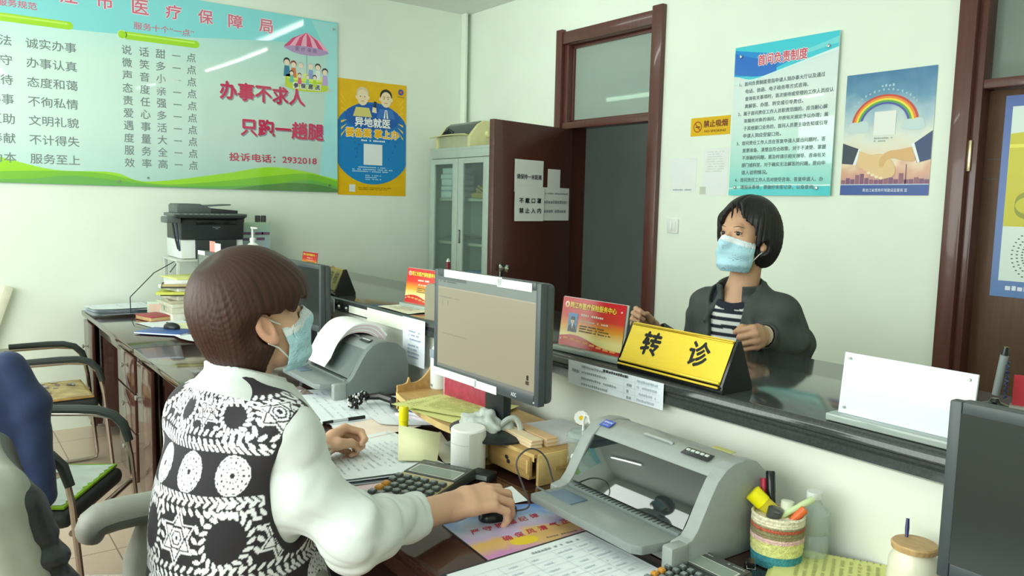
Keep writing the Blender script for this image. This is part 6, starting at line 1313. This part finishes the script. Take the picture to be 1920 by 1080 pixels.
# patterned vest
def vestA(P):
    t = to_local(P, TA); d = torso_sdf(t, 1.12)-.017+.5*wr_(P, .7, 11)+.003*np.sin(t[:, 2]*34+2*vnoise(P, 12, 6))*np.clip((-t[:, 2]-.25)/.2, 0, 1)
    for s in (-1, 1): d = smax(d, -ell(t, (s*.195, .014, -.140), (.085, .080, .142)), .006)
    d = smax(d, -ell(t, (0, .058, .034), (.104, .116, .072)), .006)
    d = smax(d, -ell(t, (0, .17, -.06), (.055, .10, .20)), .01)
    return smax(d, -(t[:, 2]+.53), .006)
V, F = sdf_mesh(vestA, (-1.95, .05, .50), (-1.25, .90, 1.20), .0023)
def vest_colour(V):
    t = to_local(V.astype(f32), TA); yy = t[:, 1]+.10*np.clip(-t[:, 2]/.52, 0, 1.2)**1.2
    ph = np.arctan2(t[:, 0], -yy); u = ph*.165; v = t[:, 2].copy(); w = np.zeros(len(V))
    rho = np.sqrt((t[:, 0]/1.5)**2+yy**2); v = np.where(v > -.10, v+.85*np.clip(.108-rho, 0, .06)*np.clip((v+.10)/.04, 0, 1), v); u = u/1.35; v = v/1.35
    def leaf(du, dv, ang, a, b): ca, sa = np.cos(ang), np.sin(ang); x = du*ca+dv*sa; y = -du*sa+dv*ca; return (x/a)**2+(y/b)**2 < 1
    def vine(v0, amp=.0, per=.0135):
        o = np.zeros(len(V), bool); m = (np.mod(u, per)-per/2); b_ = v-v0-amp*np.sin(u*40)
        o |= leaf(m, b_-.006, .75, .0066, .0030); o |= leaf(m-.002, b_+.006, -.75, .0066, .0030); o |= leaf(m+per, b_-.006, .75, .0066, .0030) | leaf(m-per, b_-.006, .75, .0066, .0030); return o
    def rope(v0): b_ = v-v0; return (np.abs(b_) < .0042) & (np.sin((u+b_*1.2)*620) > -.35)
    def discs(v0, per, off, r0=.0265):
        m = np.mod(u+off, per)-per/2; b_ = v-v0; r = np.hypot(m, b_); th = np.arctan2(b_, m); o = r < r0
        dots = (np.cos(th*14) > .55) & (np.sin(r*2*np.pi/.0075) > .35) & (r > .008) & (r < r0-.002); return o & ~dots & (r > .0038)
    def stars(v0, per, off, r0=.037):
        m = np.mod(u+off, per)-per/2; b_ = v-v0; o = np.zeros(len(V), bool); best = []
        for sgn in (1, -1):
            tri = np.maximum.reduce([np.cos(k)*m+np.sin(k)*b_*1.0 for k in (sgn*np.pi/2, sgn*np.pi/2+2*np.pi/3, sgn*np.pi/2-2*np.pi/3)]); o |= tri < r0*.5; best.append(tri)
        hexd = np.maximum(best[0], best[1]); ln_ = (np.abs(hexd-r0*.36) < .0011) | (np.abs(hexd-r0*.22) < .0010) | (np.abs(np.minimum(best[0], best[1])-r0*.40) < .0010); r = np.hypot(m, b_); return o & ~ln_ & (r > .003)
    def wreath(v0, per, off, r0=.046):
        m = np.mod(u+off, per)-per/2; b_ = v-v0; r = np.hypot(m, b_); th = np.arctan2(b_, m); n = 20; kth = (np.round(th*n/(2*np.pi)))*2*np.pi/n; o = np.zeros(len(V), bool)
        for dr, tw in ((.0065, .9), (-.0065, -.9)):
            cx, cy = (r0+dr)*np.cos(kth), (r0+dr)*np.sin(kth); o |= leaf(m-cx, b_-cy, kth+np.pi/2+tw, .0070, .0032)
        return o
    W = vine(.030) | stars(.004, .13, .03, .032) | wreath(.004, .13, .095, .034) | vine(-.034) | rope(-.047) | discs(-.080, .080, .012) | rope(-.111) | vine(-.124) | stars(-.166, .165, .055, .040) | wreath(-.166, .165, -.028, .042) | vine(-.212) | rope(-.226) | discs(-.257, .080, .0, .027) | rope(-.288) | vine(-.301) | stars(-.338, .15, .02) | vine(-.378)
    edge = np.zeros(len(V), bool)
    for s in (-1, 1): e = ell(t, (s*.195, .014, -.140), (.085, .080, .142)); edge |= np.abs(e) < .011
    e = ell(t, (0, .058, .034), (.104, .116, .072)); edge |= np.abs(e) < .013
    W &= ~edge; dots = edge & (np.sin(t[:, 2]*700+t[:, 1]*500) > .6) & False
    return np.where(W[:, None], L3('#E4E6EA'), L3('#231F26'))
np_mesh('vest', V, F, VC('vest_print', rough=.8, sheen=.1), pA, vest_colour(V), oA)
b = MB(); X = Matrix.Translation(-Vector(oA)); bl = M('bracelet_silver', '#C9CBB4', rough=.25, metal=.5, var=.05)
dL = (Vector(WL)-Vector(EL)).normalized(); n1 = dL.cross(Vector((0, 0, 1))).normalized(); n2 = dL.cross(n1); cW = Vector(EL).lerp(Vector(WL), .99)
for k in range(14):
    a = 2*math.pi*k/14; q = cW+(n1*math.cos(a)+n2*math.sin(a))*.0355; b.box(bl, (0, 0, 0), (.004, .010, .015), .0012, X=X @ fr(q, (n1*math.cos(a)+n2*math.sin(a)), (n2*math.cos(a)-n1*math.sin(a))))
b.build('bracelet', pA)
def trA(P):
    t = to_local(P, TA); d = smax(torso_sdf(t, 1.12)-.008, t[:, 2]+.47, .02)
    for h_, k_, a_ in ((hipL, kneL, ankL), (hipR, kneR, ankR)): d = smin(d, chain(P, [h_, k_, a_], [.088, .064, .052], .02), .03)
    return smax(d, .09-P[:, 2], .005)
V, F = sdf_mesh(trA, (-2.1, .05, .05), (-1.2, 1.05, .75), .008); np_mesh('trousers', V, F, M('trousers_dark', '#26262B', rough=.85, var=.05), pA, None, oA)
for nm, a_ in (('shoe', ankL), ('shoe', ankR)):
    b = MB(); b.box(black, (0, .06, .028), (.085, .24, .055), .022, X=Matrix.Translation(Vector((a_[0], a_[1], 0))-Vector(oA)) @ Euler((0, 0, R(18))).to_matrix().to_4x4(), seg=3); b.build(nm, pA)

# ================================================================ standing visitor behind the counter
NB_ = Vector((-1.738, 2.285, 1.195)); TB = frame(NB_, (.20, -.98, 0), -4)
HB = frame((-1.712, 2.262, 1.402), (-.02, -1, 0), 6, 0)
oB = (-1.74, 2.40, 0)
SRb = loc(TB, (.150, -.01, -.045)); SLb = loc(TB, (-.150, -.01, -.045))
ERb = (-2.00, 2.40, .90); WRb = (-2.100, 2.235, 1.040); ELb = (-1.590, 2.395, 1.035); WLb = (-1.580, 2.195, 1.092)
hRB, _ = hand_chains(WRb, (-.32, -.80, .50), (-.92, .35, .10), 1, 1.05, ((48, 72, 40), (58, 78, 44), (62, 80, 46), (64, 80, 46)), 1, ((-.022, .032, -.020), (-.030, .062, -.030), (-.020, .084, -.036)))
hLB, _ = hand_chains(WLb, (.40, -.91, .05), (.86, .40, .30), -1, 1.12, ((78, 84, 45), (82, 86, 45), (84, 88, 45), (86, 88, 45)), 1, ((-.024, .034, -.018), (-.034, .062, -.034), (-.026, .082, -.050)))
def bodyB(P):
    d = head_sdf(to_local(P, HB)); d = smin(d, chain(P, [loc(HB, (0, -.022, -.045)), loc(TB, (0, -.010, .0))], [.050, .054]), .022); t = to_local(P, TB); d = smin(d, torso_sdf(t)+.014, .03)
    for S_, E_, W_, hc in ((SRb, ERb, WRb, hRB), (SLb, ELb, WLb, hLB)):
        d = smin(d, chain(P, [S_, E_, W_], [.036, .034, .024], .02), .02); d = smin(d, hand_sdf(P, hc), .010)
    for s in (-1, 1): d = smin(d, chain(P, [(oB[0]+s*.09, oB[1]+.02, .70), (oB[0]+s*.10, oB[1], .44), (oB[0]+s*.10, oB[1]+.02, .07)], [.085, .055, .036], .02), .03); d = smin(d, rc(P, (oB[0]+s*.10, oB[1]+.02, .05), (oB[0]+s*.11, oB[1]-.13, .035), .034, .026), .02)
    return d
pB = bpy.data.objects.new('person', None); col.objects.link(pB); pB.location = oB
tag(pB, 'standing masked visitor in a dark open jacket and striped top behind the counter', 'person')
V, F = sdf_mesh(bodyB, (-2.30, 2.0, .0), (-1.35, 2.75, 1.60), .003)
p = to_local(V.astype(f32), HB); c = np.tile(L3('#C59B7C'), (len(V), 1)); c *= (1+.06*vnoise(V, 55, 5))[:, None]
np_mesh('body', V, F, skinB, pB, c, oB)
XB = Matrix.Translation(-Vector(oB)) @ HB
for s in (-1, 1):
    b = MB(); b.ell(M('eye_white', '#A99A8C', rough=.2, var=0), (s*.031, .0800, .0100), (.0125, .0080, .0075), X=XB); b.ell(M('iris_dark', '#20160F', rough=.1, var=0), (s*.031-.003, .0860, .0105), (.0072, .0034, .0070), X=XB, seg=12); b.build('eye', pB)
    b = MB(); b.tube(M('brow_dark', '#5A463A', rough=.9, var=.1), [XB @ Vector(v) for v in ((s*.016, .0895, .0300), (s*.032, .0880, .0345), (s*.048, .0775, .0310))], [.0022, .0026, .0012], 6, flat=.6); b.build('eyebrow', pB)
    b = MB(); b.tube(M('lash_dark', '#2A201C', rough=.9, var=0), [XB @ Vector(v) for v in ((s*.019, .0868, .0145), (s*.031, .0885, .0165), (s*.044, .0800, .0138))], .0012, 6); b.build('eyelashes', pB)
def hairB(P):
    p = to_local(P, HB)
    d = ell(p, (0, -.016, .050), (.093, .112, .104)); d = smin(d, ell(p, (0, -.050, -.015), (.090, .080, .095)), .05)
    for s in (-1, 1): d = smin(d, rc(p, (s*.070, .028, .060), (s*.082, .010, -.035), .026, .020), .03)
    # high fringe with a parting; opening wider on the forehead
    cut = np.maximum(-(p[:, 1]-.030), np.maximum(p[:, 2]-(.092+.012*np.cos(p[:, 0]*60)-10*(p[:, 0])**2), np.abs(p[:, 0]+.004)-(.070-.18*np.maximum(0, p[:, 2]-.02)))); d = smax(d, -cut, .010)
    d = smin(d, rc(p, (.004, .085, .112), (-.016, .101, .048), .0045, .0022), .004); d = smin(d, rc(p, (-.030, .078, .112), (-.050, .084, .060), .0085, .0028), .006); d = smin(d, rc(p, (-.014, .086, .114), (-.030, .096, .078), .0055, .0022), .005)
    d = smax(d, -rc(p, (0, .055, -.03), (0, .045, -.20), .062, .080), .01)
    for s in (-1, 1): d = smax(d, -ell(p, (s*.095, .016, -.040), (.034, .020, .036)), .006)
    d = smax(d, -(p[:, 2]+.098), .02)
    part = .004*np.exp(-((p[:, 0]+.010)/.005)**2)*(p[:, 2] > .10)
    a = np.arctan2(p[:, 0], p[:, 1]+.03); g = np.sin(a*44+6*p[:, 2])+.7*np.sin(a*79+3)+.5*np.sin(a*127+10*p[:, 2])
    return d+.0010*g*np.clip((.14-p[:, 2])/.08, 0, 1)+part
V, F = sdf_mesh(hairB, np.array(HB.translation)-.22, np.array(HB.translation)+.22, .0028)
p = to_local(V.astype(f32), HB); a = np.arctan2(p[:, 0], p[:, 1]+.03); st = .5+.5*np.sin(a*61+10*p[:, 2]+2*np.sin(a*9))
np_mesh('hair', V, F, VC('hair_black', rough=.45, spec=.35), pB, L3('#1E1C1C')*(.75+.5*st)[:, None], oB)
build_mask(pB, HB, oB)
def topB(P):
    t = to_local(P, TB); d = torso_sdf(t)-.006+wr_(P, .8, 21); d = smax(d, -ell(t, (0, .030, .045), (.078, .085, .062)), .006); return smax(d, -(t[:, 2]+.50), .01)
V, F = sdf_mesh(topB, (-2.0, 2.05, .62), (-1.4, 2.7, 1.28), .0032)
t = to_local(V.astype(f32), TB); z_ = t[:, 2]+.02*np.abs(t[:, 0])+.12*t[:, 1]*0; nb = ell(t, (0, .030, .045), (.078, .085, .062)) < .026
wh = (np.mod(z_+.004, .0265) < .0135) & ~nb; np_mesh('striped_top', V, F, VC('stripe_knit', rough=.85), pB, np.where(wh[:, None], L3('#D9DCDA'), L3('#1D2230')), oB)
CRb = tuple(Vector(ERb).lerp(Vector(WRb), .90)); CLb = tuple(Vector(ELb).lerp(Vector(WLb), .93))
def jackB(P):
    t = to_local(P, TB); d = torso_sdf(t)-.022+wr_(P, .8, 31)+.002*vnoise(P, 26, 8)
    op = np.abs(t[:, 0]-.012)-(.050+.14*np.maximum(0, t[:, 2]+.14)); op = np.maximum(op, -(t[:, 1]-.0)); d = smax(d, -op, .006)
    d = smax(d, -ell(t, (0, .035, .060), (.082, .092, .080)), .006)
    q = t-A_(0, .0, .012); r = np.hypot(q[:, 0], q[:, 1]); ang = np.arctan2(np.abs(q[:, 0]), q[:, 1])
    collar = np.maximum(np.abs(r-(.074+.10*(q[:, 2]+.0)))-.0055, np.maximum(np.abs(q[:, 2]-.004-.10*np.maximum(0, -q[:, 1]))-.034, .50-ang)); d = smin(d, collar, .010)
    for s in (-1, 1): d = smin(d, rc(t, (s*.052, .056, .0), (s*.088, .098, -.075), .013, .004), .014)
    d = smin(d, sleeve(P, SRb, ERb, CRb, WRb, [.060, .064, .058, .044], 41), .03); d = smin(d, sleeve(P, SLb, ELb, CLb, WLb, [.060, .066, .062, .046], 45), .03)
    return smax(d, -(t[:, 2]+.50), .01)
V, F = sdf_mesh(jackB, (-2.25, 2.0, .62), (-1.35, 2.72, 1.32), .0036); np_mesh('jacket', V, F, M('jacket_grey', '#3F4544', rough=.7, var=.04, scale=30), pB, None, oB)
b = MB(); X = Matrix.Translation(-Vector(oB))
for s in (-1, 1):
    b = MB(); b.tube(M('trousers_dark'), [X @ Vector((oB[0]+s*.09, oB[1]+.03, .80)), X @ Vector((oB[0]+s*.10, oB[1], .44)), X @ Vector((oB[0]+s*.10, oB[1]+.02, .06))], [.112, .085, .065], 18); b.build('trouser_leg', pB)
    b = MB(); b.box(black, (0, -.06, .028), (.09, .25, .055), .022, X=X @ Matrix.Translation((oB[0]+s*.105, oB[1]+.02, 0)), seg=3); b.build('shoe', pB)
b = MB(); b.tube(M('cuff_lining', '#C9BFA8', rough=.8, var=.02), [X @ Vector(CLb), (X @ Vector(CLb)).lerp(X @ Vector(WLb), .35)], [.036, .034], 16); b.build('cuff_lining', pB)

# ================================================================ chairs close to the camera
cg = M('chair_shell_grey', '#8A8E82', rough=.5, var=.03); cbk = M('chair_leather', '#1E2325', rough=.40, var=.04, bump=.15, bscale=160); cbg = M('chair_arm_grey', '#8E8F86', rough=.5, var=.03)
def office_chair(label, loc_, rz, HT=.97, frame_m=None):
    """faces +y, origin on the floor under the seat"""
    o = thing('office_chair', label, 'chair', loc_, rz); fm_ = frame_m or cg
    MB().box(cbk, (0, .02, .455), (.48, .46, .08), .034, seg=3).build('seat', o)
    def bk(P):
        y = -.215-.26*(P[:, 2]-.56); q = np.stack([P[:, 0], P[:, 1]-y+.35*P[:, 0]**2*-1, P[:, 2]-(HT+.54)/2], 1)
        a = np.abs(q)-A_(.185, .012, (HT-.54)/2-.05); d = np.linalg.norm(np.maximum(a, 0), axis=1)+np.minimum(a.max(1), 0)-.034
        return d+.006*np.sin(P[:, 2]*120)*np.clip((P[:, 1]-y)/.02, 0, 1)*np.clip((HT-.10-P[:, 2])/.03, 0, 1)
    V, F = sdf_mesh(bk, (-.30, -.46, .48), (.30, -.10, HT+.06), .006); np_mesh('backrest', V, F, cbk, o)
    def hd(P):
        y = -.245-.26*(P[:, 2]-.56); q = np.stack([P[:, 0], P[:, 1]-y-.35*P[:, 0]**2, P[:, 2]-(HT+.52)/2], 1)
        a = np.abs(q)-A_(.195, .010, (HT-.52)/2-.045); d = np.linalg.norm(np.maximum(a, 0), axis=1)+np.minimum(a.max(1), 0)-.032
        top = np.abs(np.stack([P[:, 0], P[:, 1]-y-.014-.35*P[:, 0]**2, P[:, 2]-HT+.035], 1))-A_(.185, .020, .022); e = np.linalg.norm(np.maximum(top, 0), axis=1)+np.minimum(top.max(1), 0)-.026
        return smin(d, e, .02)
    V, F = sdf_mesh(hd, (-.30, -.50, .46), (.30, -.10, HT+.08), .006); np_mesh('back_shell', V, F, fm_, o)
    for s in (-1, 1):
        if HT < 1.02: break
        if rz > -45:
            b = MB(); b.tube(cbg, smooth([(s*.275, -.115, .700), (s*.275, -.09, .745), (s*.275, .06, .748), (s*.275, .17, .735), (s*.275, .20, .715)], 4), [.034, .042, .047, .050, .052, .052, .052, .052, .052, .052, .052, .052, .050, .047, .042, .036, .028], 14, flat=.7); b.tube(cbg, [(s*.275, .03, .73), (s*.278, .0, .62), (s*.26, -.02, .46)], [.040, .055, .046], 12, flat=.8); b.build('armrest', o); continue
        b = MB(); b.tube(cbg, smooth([(s*.265, -.22, .60), (s*.275, -.20, .685), (s*.275, -.10, .725), (s*.275, .06, .725), (s*.275, .16, .700), (s*.27, .20, .62), (s*.25, .17, .47)], 5), [.030, .030, .030, .031, .032, .034, .036, .038, .040, .041, .042, .042, .042, .041, .040, .039, .038, .037, .036, .035, .034, .033, .032, .031, .030, .028, .026, .025, .024, .023, .022], 14, flat=.62); b.build('armrest', o)
    b = MB(); b.cyl(black, (0, 0, .11), (0, 0, .42), .028); b.build('column', o)
    for k in range(5):
        a = 2*math.pi*k/5+.3; b = MB(); b.tube(black, [(0, 0, .10), (.27*math.cos(a), .27*math.sin(a), .065)], [.03, .018], 8); g_ = b.build('base_leg', o)
        c = MB(); c.cyl(blk, (.27*math.cos(a)-.02*math.sin(a), .27*math.sin(a)+.02*math.cos(a), .029), (.27*math.cos(a)+.02*math.sin(a), .27*math.sin(a)-.02*math.cos(a), .029), .028, 16); c.build('caster', g_)
    return o
office_chair('grey and black office chair of the vested person, close at the left edge', (-1.735, .405, 0), 3, 1.03)
office_chair('grey office chair under the navy jacket at the left picture edge', (-2.575, -.02, 0), -90, 1.0)
# navy jacket hanging over that chair's back
JX = -2.815
def jackN(P):
    q = P-A_(JX, .0, 0); z = P[:, 2]; w_ = .20+.035*np.clip((1.02-z)/.3, 0, 1)
    yy = np.abs(q[:, 1]+.02)-w_+.045; xx = np.abs(q[:, 0]-.10*(z-.8)*-.35)-(.022+.030*np.clip((1.03-z)/.2, 0, 1)); zz = np.abs(z-.80)-.205
    a = np.stack([xx, yy, zz], 1); d = np.linalg.norm(np.maximum(a, 0), axis=1)+np.minimum(a.max(1), 0)-.045
    d = d+.35*np.maximum(0, np.abs(q[:, 1]+.02)-.10)*np.clip((z-.96)/.08, 0, 1)
    d = smin(d, chain(P, [(JX+.05, .185, .985), (JX+.065, .235, .86), (JX+.07, .250, .58)], [.045, .050, .046], .03), .03)
    return d+.004*vnoise(P, 22, 3)+.0035*vnoise(P, 48, 5)
V, F = sdf_mesh(jackN, (JX-.2, -.38, .36), (JX+.25, .36, 1.12), .005)
jk = np_mesh('navy_jacket', V, F, M('jacket_navy', '#1D2E52', rough=.8, var=.05, scale=30, sheen=.15)); tag(jk, 'navy jacket with yellow stitching hung over a chair at the left edge', 'jacket')
b = MB(); 
for k, (y, z, a) in enumerate(((.10, .93, 25), (.115, .945, -50), (.13, .935, 20), (.135, .955, 80))): b.box(M('stitch_yellow', '#C9BE7A', rough=.7, var=.05), (0, 0, 0), (.004, .024, .005), .001, X=T(JX+.098, y, z, a))
b.build('embroidery', jk)
